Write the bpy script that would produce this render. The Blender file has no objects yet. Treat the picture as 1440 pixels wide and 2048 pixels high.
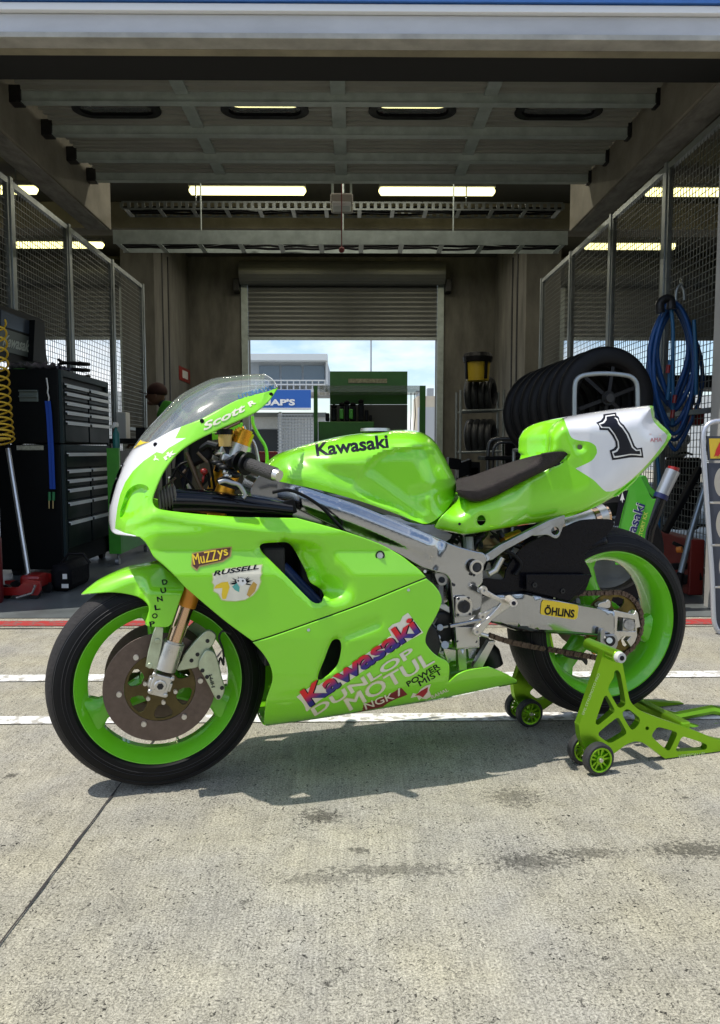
import bpy, bmesh, math, random
import numpy as np
from mathutils import Vector, Matrix, geometry
random.seed(7)
R = math.radians
SC = bpy.context.scene
COL = SC.collection
# ------------------------------------------------------------------ camera, sky, sun, exposure
F = 1500.0                                  # focal length in pixels of a 1440 x 2048 picture
CAM = Vector((0, 0, .932))
cd = bpy.data.cameras.new('camera'); cam = bpy.data.objects.new('camera', cd); COL.objects.link(cam)
cam.location = CAM
cam.rotation_euler = (R(90) - math.atan(119 / F), 0, -math.atan(14 / F))
cd.sensor_fit = 'VERTICAL'; cd.sensor_height = 36; cd.lens = 36 * F / 2048
cd.clip_start = .05; cd.clip_end = 3000
SC.camera = cam
ROT = cam.rotation_euler.to_matrix()
SUN = Vector((-.40, -.14, 1.0)).normalized()        # towards the sun
wd = bpy.data.worlds.new('World'); SC.world = wd; wd.use_nodes = True
nt = wd.node_tree; nt.nodes.clear()
sky = nt.nodes.new('ShaderNodeTexSky'); sky.sky_type = 'NISHITA'; sky.sun_disc = False
sky.sun_elevation = math.asin(SUN.z); sky.sun_rotation = math.atan2(SUN.x, SUN.y)
sky.air_density = 1.0; sky.dust_density = .6; sky.ozone_density = 1.5
bg = nt.nodes.new('ShaderNodeBackground'); bg.inputs[1].default_value = .15
tc = nt.nodes.new('ShaderNodeTexCoord'); mp = nt.nodes.new('ShaderNodeMapping')
mp.inputs['Scale'].default_value = (1, 1, 2.6); mp.inputs['Location'].default_value = (.35, .1, .3)
nz = nt.nodes.new('ShaderNodeTexNoise'); nz.inputs['Scale'].default_value = 3.2; nz.inputs['Detail'].default_value = 9
nz.inputs['Roughness'].default_value = .55
cr = nt.nodes.new('ShaderNodeValToRGB'); cr.color_ramp.elements[0].position = .47; cr.color_ramp.elements[1].position = .66
mx = nt.nodes.new('ShaderNodeMix'); mx.data_type = 'RGBA'
mx.inputs[7].default_value = (7.5, 7.7, 8.0, 1)
out = nt.nodes.new('ShaderNodeOutputWorld')
L = nt.links.new
L(tc.outputs['Generated'], mp.inputs[0]); L(mp.outputs[0], nz.inputs[0]); L(nz.outputs[0], cr.inputs[0])
L(cr.outputs[0], mx.inputs[0]); L(sky.outputs[0], mx.inputs[6]); L(mx.outputs[2], bg.inputs[0]); L(bg.outputs[0], out.inputs[0])
sl = bpy.data.lights.new('sun', 'SUN'); sl.energy = 3.6; sl.angle = R(.6); sl.color = (1, .955, .87)
so = bpy.data.objects.new('sun', sl); COL.objects.link(so); so.rotation_euler = SUN.to_track_quat('Z', 'Y').to_euler()
SC.view_settings.view_transform = 'Standard'; SC.view_settings.look = 'None'
SC.view_settings.exposure = .30; SC.view_settings.gamma = 1
SC.render.engine = 'CYCLES'
SC.cycles.max_bounces = 8; SC.cycles.diffuse_bounces = 5; SC.cycles.glossy_bounces = 4; SC.cycles.transparent_max_bounces = 12
SC.cycles.sample_clamp_indirect = 6; SC.cycles.caustics_reflective = False; SC.cycles.caustics_refractive = False
try: SC.cycles.use_denoising = True
except Exception: pass

# ------------------------------------------------------------------ from a place in the view to a place in the world
def ray(px, py):
    return ROT @ Vector(((px - 720) / F, (1024 - py) / F, -1))
def onX(px, py, x):
    d = ray(px, py); return CAM + d * ((x - CAM.x) / d.x)
def onY(px, py, y):
    d = ray(px, py); return CAM + d * ((y - CAM.y) / d.y)
def onZ(px, py, z=0.0):
    d = ray(px, py); return CAM + d * ((z - CAM.z) / d.z)
TH = R(16)
BU = Vector((math.cos(TH), math.sin(TH), 0)); BV = Vector((math.sin(TH), -math.cos(TH), 0)); BZ = Vector((0, 0, 1))
AX = onY(317, 1363, 2.06); BO = Vector((AX.x, AX.y, 0))        # the motorcycle stands at BO; BU points to its tail, BV to its left side
def onV(px, py, v):
    d = ray(px, py); return CAM + d * ((v - (CAM - BO).dot(BV)) / d.dot(BV))
def buv(p):
    q = p - BO; return (q.dot(BU), q.dot(BV), q.z)
def bpt(u, v, z): return BO + BU * u + BV * v + BZ * z

# ------------------------------------------------------------------ materials
MATS = {}
def mat(name, col, rough=.5, metal=0.0, pos=(.3, .7), coat=0.0, var=0.0, vscale=8.0, bump=0.0, bscale=60.0, emit=None, alpha=1.0, trans=0.0,
        spec=.5, col2=None, stretch=None, rvar=0.0):
    if name in MATS: return MATS[name]
    m = bpy.data.materials.new(name); m.use_nodes = True; MATS[name] = m
    t = m.node_tree; b = t.nodes['Principled BSDF']
    b.inputs['Base Color'].default_value = (*col, 1); b.inputs['Roughness'].default_value = rough
    b.inputs['Metallic'].default_value = metal; b.inputs['Coat Weight'].default_value = coat
    b.inputs['Coat Roughness'].default_value = .04; b.inputs['Specular IOR Level'].default_value = spec
    b.inputs['Alpha'].default_value = alpha; b.inputs['Transmission Weight'].default_value = trans
    if emit: b.inputs['Emission Color'].default_value = (*emit[0], 1); b.inputs['Emission Strength'].default_value = emit[1]
    if var or bump or rvar:
        c = t.nodes.new('ShaderNodeTexCoord'); mpn = t.nodes.new('ShaderNodeMapping'); t.links.new(c.outputs['Object'], mpn.inputs[0])
        if stretch: mpn.inputs['Scale'].default_value = stretch
        n = t.nodes.new('ShaderNodeTexNoise'); n.inputs['Scale'].default_value = vscale; n.inputs['Detail'].default_value = 8
        n.inputs['Roughness'].default_value = .62
        t.links.new(mpn.outputs[0], n.inputs[0])
        if var:
            r = t.nodes.new('ShaderNodeValToRGB'); r.color_ramp.elements[0].position = pos[0]; r.color_ramp.elements[1].position = pos[1]
            k = col2 or tuple(x * (1 - var) for x in col)
            r.color_ramp.elements[0].color = (*k, 1); r.color_ramp.elements[1].color = (*[min(1, x * (1 + var * .5)) for x in col], 1)
            t.links.new(n.outputs[0], r.inputs[0]); t.links.new(r.outputs[0], b.inputs['Base Color'])
        if rvar:
            mr = t.nodes.new('ShaderNodeMapRange'); mr.inputs[3].default_value = max(0, rough - rvar); mr.inputs[4].default_value = rough + rvar
            mr.inputs[1].default_value = .3; mr.inputs[2].default_value = .7
            t.links.new(n.outputs[0], mr.inputs[0]); t.links.new(mr.outputs[0], b.inputs['Roughness'])
        if bump:
            n2 = t.nodes.new('ShaderNodeTexNoise'); n2.inputs['Scale'].default_value = bscale; n2.inputs['Detail'].default_value = 4
            t.links.new(mpn.outputs[0], n2.inputs[0])
            bn = t.nodes.new('ShaderNodeBump'); bn.inputs['Strength'].default_value = bump; bn.inputs['Distance'].default_value = .01
            t.links.new(n2.outputs[0], bn.inputs['Height']); t.links.new(bn.outputs[0], b.inputs['Normal'])
    return m
GREEN = mat('lime_paint', (.255, .76, .012), .32, coat=1, rvar=.05, vscale=14)
WHITEP = mat('white_paint', (.80, .80, .82), .3, coat=1, var=.05)
RIMG = mat('rim_green', (.16, .62, .012), .36, coat=.8, rvar=.08, vscale=20)
STANDG = mat('anodised_green', (.27, .56, .025), .30, metal=.8, rvar=.03, vscale=5)
RUBBER = mat('tyre_rubber', (.005, .005, .006), .56, spec=.22, var=.35, vscale=5, rvar=.12, bump=.05, bscale=300)
TREAD = mat('tyre_tread', (.024, .022, .022), .68, spec=.3, var=.45, vscale=7, rvar=.1, bump=.35, bscale=120)
ALU = mat('brushed_aluminium', (.43, .445, .47), .15, metal=1, rvar=.05, vscale=5, stretch=(1, 1, 2), var=.10)
ALUD = mat('grey_aluminium', (.42, .43, .44), .38, metal=1, rvar=.12, vscale=18, var=.2)
SILV = mat('machined_silver', (.64, .62, .58), .34, metal=.9, rvar=.12, vscale=30, var=.12)
PALE = mat('pale_caliper', (.52, .58, .42), .38, metal=.7, rvar=.1, var=.25, vscale=25)
GOLD = mat('gold_anodised', (.80, .36, .03), .3, metal=.85, rvar=.08, var=.2)
ORANGE = mat('orange_fork', (.72, .27, .02), .35, metal=.35, coat=.3, var=.15)
CHROME = mat('fork_chrome', (.62, .42, .28), .12, metal=1)
BLACK = mat('black_plastic', (.006, .006, .007), .45, spec=.18, rvar=.1, var=.3)
BLACKG = mat('gloss_black', (.004, .004, .006), .16, spec=.3, coat=.22)
CARBON = mat('black_guard', (.005, .005, .008), .30, spec=.12, coat=.12, rvar=.06, var=.3, vscale=120)
DARK = mat('dark_metal', (.035, .035, .037), .45, metal=.6, var=.4, vscale=25)
CHAINM = mat('rusty_chain', (.15, .105, .08), .5, metal=.8, var=.5, vscale=150, bump=.2)
SPROCK = mat('bronze_sprocket', (.16, .12, .035), .42, metal=.85, var=.3, vscale=40)
CARR = mat('bronze_carrier', (.105, .082, .035), .4, metal=.8, var=.25, vscale=35)
DISC = mat('brown_brake_disc', (.15, .115, .10), .42, metal=.75, var=.2, vscale=60, stretch=(1, 1, 1), bump=.05)
SUEDE = mat('seat_foam', (.040, .033, .030), .85, spec=.2, var=.3, vscale=45, bump=.5, bscale=350)
GRIP = mat('grip_rubber', (.05, .046, .044), .7, bump=.6, bscale=260, var=.2)
YEL = mat('yellow_sticker', (.85, .60, .03), .4, var=.06)
CREAM = mat('cream_sticker', (.80, .76, .62), .45, var=.06)
BLK = mat('black_sticker', (.006, .006, .012), .4, spec=.2)
REDS = mat('red_sticker', (.42, .02, .03), .35, var=.3)
DKRED = mat('dark_red_sticker', (.20, .015, .02), .4)
WHT = mat('white_sticker', (.80, .79, .76), .4)
BLUEH = mat('blue_hose', (.015, .09, .30), .4, var=.2)
REDP = mat('red_paint', (.30, .012, .010), .35, coat=.3, var=.2)
# glass-like screen; its pale diffuse share stands in for a milky reflection
SCREEN = bpy.data.materials.new('clear_screen'); SCREEN.use_nodes = True
t = SCREEN.node_tree; t.nodes.clear()
o_ = t.nodes.new('ShaderNodeOutputMaterial'); mxs = t.nodes.new('ShaderNodeMixShader'); tr = t.nodes.new('ShaderNodeBsdfTransparent')
gl = t.nodes.new('ShaderNodeBsdfGlossy'); gl.inputs['Roughness'].default_value = .06; tr.inputs[0].default_value = (.96, .98, .96, 1)
fr = t.nodes.new('ShaderNodeLayerWeight'); fr.inputs[0].default_value = .35
ma = t.nodes.new('ShaderNodeMath'); ma.operation = 'MULTIPLY_ADD'; ma.inputs[1].default_value = .45; ma.inputs[2].default_value = .07
n_ = t.nodes.new('ShaderNodeTexNoise'); n_.inputs['Scale'].default_value = 14; bn_ = t.nodes.new('ShaderNodeBump'); bn_.inputs['Strength'].default_value = .12
t.links.new(n_.outputs[0], bn_.inputs['Height']); t.links.new(bn_.outputs[0], gl.inputs['Normal'])
t.links.new(fr.outputs['Facing'], ma.inputs[0]); t.links.new(ma.outputs[0], mxs.inputs[0])
df = t.nodes.new('ShaderNodeBsdfDiffuse'); df.inputs[0].default_value = (.75, .82, .78, 1); m0 = t.nodes.new('ShaderNodeMixShader'); m0.inputs[0].default_value = .16; t.links.new(tr.outputs[0], m0.inputs[1]); t.links.new(df.outputs[0], m0.inputs[2]); t.links.new(m0.outputs[0], mxs.inputs[1]); t.links.new(gl.outputs[0], mxs.inputs[2]); t.links.new(mxs.outputs[0], o_.inputs[0])
# red to blue lettering of the big sticker
GRAD = bpy.data.materials.new('red_to_blue_sticker'); GRAD.use_nodes = True
t = GRAD.node_tree; b_ = t.nodes['Principled BSDF']; b_.inputs['Roughness'].default_value = .35
uvn = t.nodes.new('ShaderNodeUVMap'); sp = t.nodes.new('ShaderNodeSeparateXYZ'); rp = t.nodes.new('ShaderNodeValToRGB')
rp.color_ramp.elements[0].position = .22; rp.color_ramp.elements[0].color = (.03, .02, .22, 1)
rp.color_ramp.elements[1].position = .62; rp.color_ramp.elements[1].color = (.75, .015, .02, 1)
t.links.new(uvn.outputs[0], sp.inputs[0]); t.links.new(sp.outputs[1], rp.inputs[0]); t.links.new(rp.outputs[0], b_.inputs['Base Color'])

# ------------------------------------------------------------------ objects
def props(o, label=None, cat=None, group=None, kind=None):
    for k, v in (('label', label), ('category', cat), ('group', group), ('kind', kind)):
        if v: o[k] = v
    return o
def thing(name, loc, label, cat, group=None):
    o = bpy.data.objects.new(name, None); COL.objects.link(o); o.location = loc; o.empty_display_size = .1
    return props(o, label, cat, group)
def origin(p):
    v = Vector((0, 0, 0))
    while p is not None: v += p.location; p = p.parent
    return v
def finish(name, bm, mats, parent=None, smooth=None, label=None, solid=None, bevel=None, loc=None, recalc=True):
    if loc is None: loc = origin(parent)
    if recalc: bmesh.ops.recalc_face_normals(bm, faces=bm.faces[:])
    bmesh.ops.translate(bm, verts=bm.verts[:], vec=-loc)
    me = bpy.data.meshes.new(name); bm.to_mesh(me); bm.free()
    for m in (mats if isinstance(mats, (list, tuple)) else [mats]): me.materials.append(m)
    o = bpy.data.objects.new(name, me); COL.objects.link(o)
    if parent is None: o.location = loc
    else: o.parent = parent
    if label: o['label'] = label
    if solid:
        s = o.modifiers.new('thickness', 'SOLIDIFY'); s.thickness = solid; s.offset = -1
    if bevel:
        b = o.modifiers.new('bevel', 'BEVEL'); b.width = bevel; b.segments = 2; b.limit_method = 'ANGLE'; b.angle_limit = R(50)
    if smooth is not None:
        me.shade_smooth()
        if smooth > 0 and hasattr(me, 'set_sharp_from_angle'): me.set_sharp_from_angle(angle=R(smooth))
    return o
class MB:
    """collects shapes in world coordinates; build() links them as one mesh"""
    def __init__(s): s.bm = bmesh.new(); s.mi = 0
    def f(s, vs):
        try:
            fc = s.bm.faces.new(vs); fc.material_index = s.mi; return fc
        except ValueError: return None
    def v(s, p): return s.bm.verts.new(p)
    def quad(s, a, b, c, d): return s.f([s.v(a), s.v(b), s.v(c), s.v(d)])
    def box(s, lo, hi, rot=None, piv=None):
        x0, y0, z0 = lo; x1, y1, z1 = hi
        P = [Vector(p) for p in ((x0, y0, z0), (x1, y0, z0), (x1, y1, z0), (x0, y1, z0), (x0, y0, z1), (x1, y0, z1), (x1, y1, z1), (x0, y1, z1))]
        if rot is not None:
            piv = Vector(piv) if piv else sum(P, Vector()) / 8
            P = [piv + rot @ (p - piv) for p in P]
        V = [s.v(p) for p in P]
        for q in ((0, 3, 2, 1), (4, 5, 6, 7), (0, 1, 5, 4), (1, 2, 6, 5), (2, 3, 7, 6), (3, 0, 4, 7)): s.f([V[i] for i in q])
        return s
    def obox(s, c, ax, ay, az):
        """box with centre c and half-extent vectors"""
        V = [s.v(c + ax * i + ay * j + az * k) for k in (-1, 1) for i, j in ((-1, -1), (1, -1), (1, 1), (-1, 1))]
        for q in ((0, 3, 2, 1), (4, 5, 6, 7), (0, 1, 5, 4), (1, 2, 6, 5), (2, 3, 7, 6), (3, 0, 4, 7)): s.f([V[i] for i in q])
        return s
    def beam(s, a, b, w, h, up=BZ):
        a = Vector(a); b = Vector(b); d = (b - a).normalized(); x = d.cross(up)
        if x.length < 1e-4: x = Vector((1, 0, 0))
        x.normalize(); y = x.cross(d)
        return s.obox((a + b) / 2, (b - a) / 2, x * w / 2, y * h / 2)
    def tube(s, pts, r, n=10, caps=True, closed=False):
        pts = [Vector(p) for p in pts]; N = len(pts)
        rs = r if isinstance(r, (list, tuple)) else [r] * N
        up = None; rings = []
        for i, p in enumerate(pts):
            if closed: d = pts[(i + 1) % N] - pts[i - 1]
            else: d = pts[min(i + 1, N - 1)] - pts[max(i - 1, 0)]
            d.normalize()
            if up is None:
                up = Vector((0, 0, 1)) if abs(d.z) < .9 else Vector((1, 0, 0))
            x = d.cross(up); x.normalize(); up = x.cross(d)
            rings.append([s.v(p + (x * math.cos(2 * math.pi * k / n) + up * math.sin(2 * math.pi * k / n)) * rs[i]) for k in range(n)])
        for i in range(N if closed else N - 1):
            a, b = rings[i], rings[(i + 1) % N]
            for k in range(n): s.f([a[k], a[(k + 1) % n], b[(k + 1) % n], b[k]])
        if caps and not closed:
            s.f(rings[0][::-1]); s.f(rings[-1])
        return s
    def cyl(s, a, b, r, r2=None, n=20): return s.tube([a, b], [r, r if r2 is None else r2], n)
    def lathe(s, prof, c, axis, n=64, closed=True, a0=0, a1=360):
        """prof: (offset along axis, radius)"""
        axis = axis.normalized(); x = Vector((0, 0, 1)).cross(axis)
        if x.length < 1e-3: x = Vector((1, 0, 0))
        x.normalize(); y = axis.cross(x); full = (a1 - a0) >= 360; m = n if full else n + 1
        rings = []
        for (o, r) in prof:
            rings.append([s.v(c + axis * o + (x * math.cos(R(a0 + (a1 - a0) * k / n)) + y * math.sin(R(a0 + (a1 - a0) * k / n))) * r) for k in range(m)])
        P = len(prof)
        for i in range(P if closed else P - 1):
            a, b = rings[i], rings[(i + 1) % P]
            for k in range(m if full else m - 1): s.f([a[k], a[(k + 1) % m], b[(k + 1) % m], b[k]])
        return s
    def ball(s, c, r, sx=1, sy=1, sz=1, seg=14, rings=8):
        mt = Matrix.Translation(c) @ Matrix.Diagonal((sx, sy, sz, 1))
        g = bmesh.ops.create_uvsphere(s.bm, u_segments=seg, v_segments=rings, radius=r, matrix=mt)
        for v in g['verts']:
            for fc in v.link_faces: fc.material_index = s.mi
        return s
    def m(s, i): s.mi = i; return s
    def build(s, name, mats, parent=None, **k): return finish(name, s.bm, mats, parent, **k)

# ------------------------------------------------------------------ outlines
def inside(poly, P):
    """boolean for each row of P"""
    P = np.asarray(P, float); x, y = P[:, 0], P[:, 1]; r = np.zeros(len(P), bool); n = len(poly); j = n - 1
    for i in range(n):
        xi, yi = poly[i]; xj, yj = poly[j]
        if yi != yj:
            c = ((yi > y) != (yj > y)) & (x < (xj - xi) * (y - yi) / (yj - yi) + xi)
            r ^= c
        j = i
    return r
def dist(line, P, closed=False):
    P = np.asarray(P, float); A = np.asarray(line, float); d = np.full(len(P), 1e9)
    n = len(A)
    for i in range(n if closed else n - 1):
        a = A[i]; b = A[(i + 1) % n]; ab = b - a; L2 = max((ab * ab).sum(), 1e-9)
        t = np.clip(((P - a) @ ab) / L2, 0, 1); q = P - (a + t[:, None] * ab)
        d = np.minimum(d, np.sqrt((q * q).sum(1)))
    return d
def curve(pts, closed=True, step=5.0, sharp=()):
    """Catmull-Rom through pts; corners listed in sharp stay corners"""
    n = len(pts); out = []
    for i in range(n if closed else n - 1):
        p1 = np.array(pts[i], float); p2 = np.array(pts[(i + 1) % n], float)
        p0 = np.array(pts[i - 1] if (closed or i > 0) else pts[i], float); p3 = np.array(pts[(i + 2) % n] if (closed or i + 2 < n) else pts[(i + 1) % n], float)
        if i in sharp: p0 = p1
        if (i + 1) % n in sharp: p3 = p2
        l = np.linalg.norm(p2 - p1); k = max(1, int(round(l / step)))
        m1 = (p2 - p0) * .5; m2 = (p3 - p1) * .5
        for m_, q in ((m1, 0), (m2, 1)):
            ln = np.linalg.norm(m_)
            if ln > l: m_ *= l / ln
        for j in range(k):
            t = j / k; t2 = t * t; t3 = t2 * t
            out.append(tuple((2 * t3 - 3 * t2 + 1) * p1 + (t3 - 2 * t2 + t) * m1 + (-2 * t3 + 3 * t2) * p2 + (t3 - t2) * m2))
    if not closed: out.append(tuple(pts[-1]))
    return out
def fill(outline, holes=(), extra=(), step=0, rings=()):
    """triangles of an outline with holes; extra outlines become edges; returns points, triangles"""
    V = []; E = []
    for lp in [outline] + list(holes) + list(extra):
        b = len(V); V += [tuple(map(float, p)) for p in lp]
        E += [(b + i, b + (i + 1) % len(lp)) for i in range(len(lp))]
    if step:
        o = np.array(outline); x0, y0 = o.min(0); x1, y1 = o.max(0)
        gx, gy = np.meshgrid(np.arange(x0 + step / 2, x1, step), np.arange(y0 + step / 2, y1, step * .87))
        gx = gx + (np.arange(gx.shape[0]) % 2)[:, None] * step / 2
        P = np.stack([gx.ravel(), gy.ravel()], 1); P = P[inside(outline, P)]
        for h in holes: P = P[~inside(h, P)]
        md = (rings[-1] + step * .5) if rings else step * .45
        for lp in [outline] + list(holes): P = P[dist(lp, P, True) > md]
        for lp in extra: P = P[dist(lp, P, True) > step * .3]
        V += [tuple(p) for p in P]
        for rr in rings:
            n = len(outline); A = np.array(outline); T = np.roll(A, -1, 0) - np.roll(A, 1, 0); T /= np.maximum(np.linalg.norm(T, axis=1), 1e-6)[:, None]
            for sgn in (1, -1):
                Q = A + sgn * rr * np.stack([-T[:, 1], T[:, 0]], 1)
                Q = Q[inside(outline, Q) & (dist(outline, Q, True) > rr * .93)]
                for h in holes: Q = Q[~inside(h, Q) & (dist(h, Q, True) > 2)] if len(Q) else Q
                V += [tuple(q) for q in Q]
    v2, e2, f2, *_ = geometry.delaunay_2d_cdt([Vector(p) for p in V], E, [], 0, 1e-4)
    v2 = np.array([tuple(p) for p in v2]); f2 = [tuple(f) for f in f2]
    C = np.array([v2[list(f)].mean(0) for f in f2]); ok = inside(outline, C)
    for h in holes: ok &= ~inside(h, C)
    return v2, [f for f, k in zip(f2, ok) if k], C[ok]
def shell(name, outline, V, mats, parent, holes=(), regions=(), step=7, rings=(2.5, 5, 9), mirror=True, solid=.004, close=0, label=None, lift=0, merge=.0008, smooth=45):
    """a bodywork skin: V(points) gives how far it stands out sideways from the middle plane; the other side is its mirror"""
    v2, fs, C = fill(outline, holes, [r[0] for r in regions], step, rings)
    vv = V(v2) + lift; bm = bmesh.new(); W = [onV(p[0], p[1], float(a)) for p, a in zip(v2, vv)]
    mi = np.zeros(len(fs), int)
    for poly, k in regions: mi[inside(poly, C)] = k
    vs = [bm.verts.new(w) for w in W]
    for f, k in zip(fs, mi):
        fc = bm.faces.new([vs[i] for i in f]); fc.material_index = int(k)
    used = [v for v in bm.verts if v.link_faces]; bmesh.ops.delete(bm, geom=[v for v in bm.verts if not v.link_faces], context='VERTS')
    if mirror:
        g = bmesh.ops.duplicate(bm, geom=bm.verts[:] + bm.edges[:] + bm.faces[:])
        nv = [e for e in g['geom'] if isinstance(e, bmesh.types.BMVert)]
        for v in nv: v.co = v.co - BV * (2 * (v.co - BO).dot(BV))
        if close:
            # join the rims that lie in the given picture zone (close: function of a world point)
            mp_ = g['vert_map']
            for e in [e for e in bm.edges if len(e.link_faces) == 1 and e.verts[0] in mp_ and e.verts[1] in mp_]:
                a, b = e.verts
                if (a.co - BO).dot(BV) > .003 and close(a.co) and close(b.co):
                    try:
                        fc = bm.faces.new([a, b, mp_[b], mp_[a]]); fc.material_index = e.link_faces[0].material_index
                    except ValueError: pass
        bmesh.ops.remove_doubles(bm, verts=bm.verts[:], dist=merge)
    bmesh.ops.recalc_face_normals(bm, faces=bm.faces[:])
    near = [f for f in bm.faces if (f.calc_center_median() - BO).dot(BV) > .02]
    if near and sum(f.normal.dot(BV) * f.calc_area() for f in near) < 0: bmesh.ops.reverse_faces(bm, faces=bm.faces[:])
    return finish(name, bm, mats, parent, smooth=smooth, solid=solid, label=label, recalc=False)
def slab(mb, outline, at, back, holes=()):
    """flat plate with thickness: outline in the view, at(px,py) its face, back the vector to its other face"""
    v2, fs, _ = fill(outline, holes)
    W = [at(p[0], p[1]) for p in v2]; a = [mb.v(w) for w in W]; b = [mb.v(w + back) for w in W]; cnt = {}
    for f in fs:
        mb.f([a[i] for i in f]); mb.f([b[i] for i in f][::-1])
        for i in range(3):
            e = (f[i], f[(i + 1) % 3]); cnt[e] = 1
    for (i, j) in cnt:
        if (j, i) not in cnt: mb.f([a[i], b[i], b[j], a[j]])
    return mb
def vplate(name, outline, v0, v1, m, parent, holes=(), bevel=.0015, label=None, smooth=30):
    mb = MB(); slab(mb, outline, lambda x, y: onV(x, y, v0), -BV * (v0 - v1), holes)
    bmesh.ops.remove_doubles(mb.bm, verts=mb.bm.verts[:], dist=1e-5)
    return mb.build(name, m, parent, bevel=bevel, label=label, smooth=smooth)
# ------------------------------------------------------------------ lettering
_tc = {}
def letters(s, bold=0.0, shear=0.0, space=1.0):
    k = (s, bold, shear, space)
    if k not in _tc:
        c = bpy.data.curves.new('txt', 'FONT'); c.body = s; c.offset = bold; c.shear = shear; c.space_character = space; c.resolution_u = 3
        o = bpy.data.objects.new('txt', c); COL.objects.link(o)
        bpy.context.view_layer.update()
        me = o.evaluated_get(bpy.context.evaluated_depsgraph_get()).to_mesh()
        V = np.array([v.co[:2] for v in me.vertices]); Fs = [tuple(p.vertices) for p in me.polygons]
        o.to_mesh_clear(); bpy.data.objects.remove(o); bpy.data.curves.remove(c)
        _tc[k] = (V, Fs)
    return _tc[k]
def write(mb, s, p0, p1, h, at, bold=0.0, shear=0.0, space=1.0, sub=6.0, lean=0.0, uv=False, box=None):
    """letters whose baseline runs p0 -> p1 in the view, h tall; at(px,py) puts a point on its surface"""
    if 'M' in s and bold:                 # thicken by repeating: the built-in offset folds this letter
        bb = letters(s, 0, shear, space)[0]; bx0 = (bb[:, 0].min(), bb[:, 0].max(), bb[:, 1].min(), bb[:, 1].max()); e = np.array(p1, float) - np.array(p0, float); e /= np.linalg.norm(e)
        for i, q in enumerate((-1, 1, 0)):
            f_ = lambda x, y, i=i: (lambda P: P + (CAM - P).normalized() * (.00025 * i))(at(x, y)); o_ = e * q * bold * h * 1.3
            write(mb, s, tuple(np.array(p0) + o_), tuple(np.array(p1) + o_), h, f_, 0, shear, space, sub, lean, uv, bx0)
        return
    V, Fs = letters(s, bold, shear, space)
    bx = box or (V[:, 0].min(), V[:, 0].max(), V[:, 1].min(), V[:, 1].max())
    p0 = np.array(p0, float); p1 = np.array(p1, float); ex = p1 - p0; n = np.array([ex[1], -ex[0]]) / np.linalg.norm(ex) * h
    if lean: n = n + ex / np.linalg.norm(ex) * lean * h
    tx = (V[:, 0] - bx[0]) / (bx[1] - bx[0]); ty = (V[:, 1] - bx[2]) / (bx[3] - bx[2])
    P = p0 + tx[:, None] * ex + ty[:, None] * n
    b = bmesh.new(); vs = [b.verts.new((p[0], p[1], y)) for p, y in zip(P, ty)]
    for f in Fs:
        try: b.faces.new([vs[i] for i in f])
        except ValueError: pass
    bmesh.ops.triangulate(b, faces=b.faces[:])
    for _ in range(4):
        es = [e for e in b.edges if (e.verts[0].co - e.verts[1].co).length > sub]
        if not es: break
        bmesh.ops.subdivide_edges(b, edges=es, cuts=1); bmesh.ops.triangulate(b, faces=[f for f in b.faces if len(f.verts) > 3])
    lay = mb.bm.loops.layers.uv.verify() if uv else None
    mp_ = {v: mb.v(at(v.co.x, v.co.y)) for v in b.verts}
    for f in b.faces:
        fc = mb.f([mp_[v] for v in f.verts])
        if fc and lay:
            for lp, v in zip(fc.loops, f.verts): lp[lay].uv = (0, v.co.z)
    b.free(); return bx
def patch(mb, outline, at, step=6, holes=()):
    v2, fs, _ = fill(outline, holes, (), step)
    vs = [mb.v(at(p[0], p[1])) for p in v2]
    for f in fs: mb.f([vs[i] for i in f])
    return mb
def decal_at(V, lift):
    return lambda x, y: onV(x, y, float(V(np.array([[x, y]]))[0]) + lift)
def lerp_tab(x, tab):
    return np.interp(x, [a for a, _ in tab], [b for _, b in tab])
def sm(x): x = np.clip(x, 0, 1); return x * x * (3 - 2 * x)
def dome(d, Rr): q = 1 - np.clip((d - .8) / Rr, 0, 1); return np.sqrt(np.maximum(0, 1 - q * q))
# ================================================================== the racing motorcycle
bike = thing('racing_motorcycle', BO, 'bright green race motorcycle with number 1 on its white tail, rear wheel on a stand', 'motorcycle')
B = bike
# ---- bodywork skin: how far it stands out from the middle plane, over the view
ARC = [(556, 760), (548, 752), (527, 748), (492, 749), (430, 756), (398, 769), (357, 793), (317, 834), (287, 866), (264, 898), (248, 924), (232, 962),
       (222, 997), (217.5, 1026), (218, 1058)]
ARCC = curve(ARC, False, 4)
BELLY = [(528, 1452), (704, 1428), (803, 1412), (896, 1397), (1034, 1368)]
VENT = [(519, 1093), (526, 1087), (548, 1085), (574, 1085), (587, 1097), (607, 1133), (623, 1163), (643, 1180), (648, 1192), (643, 1205), (632, 1207), (620, 1200), (580, 1160), (547, 1127), (524, 1104)]
SLOT = [(636, 1360), (637, 1348), (650, 1315), (657, 1296), (664, 1282), (672, 1278), (680, 1281), (683, 1293), (680, 1315), (674, 1332), (658, 1350), (642, 1361)]
LAMP = [(241, 1037), (240, 1025), (246, 1005), (253, 985), (264, 973), (279, 968), (292, 971), (298, 978), (297, 990), (290, 1007), (281, 1022), (266, 1031), (252, 1036)]
LAMPC = curve(LAMP, True, 4)
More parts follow.
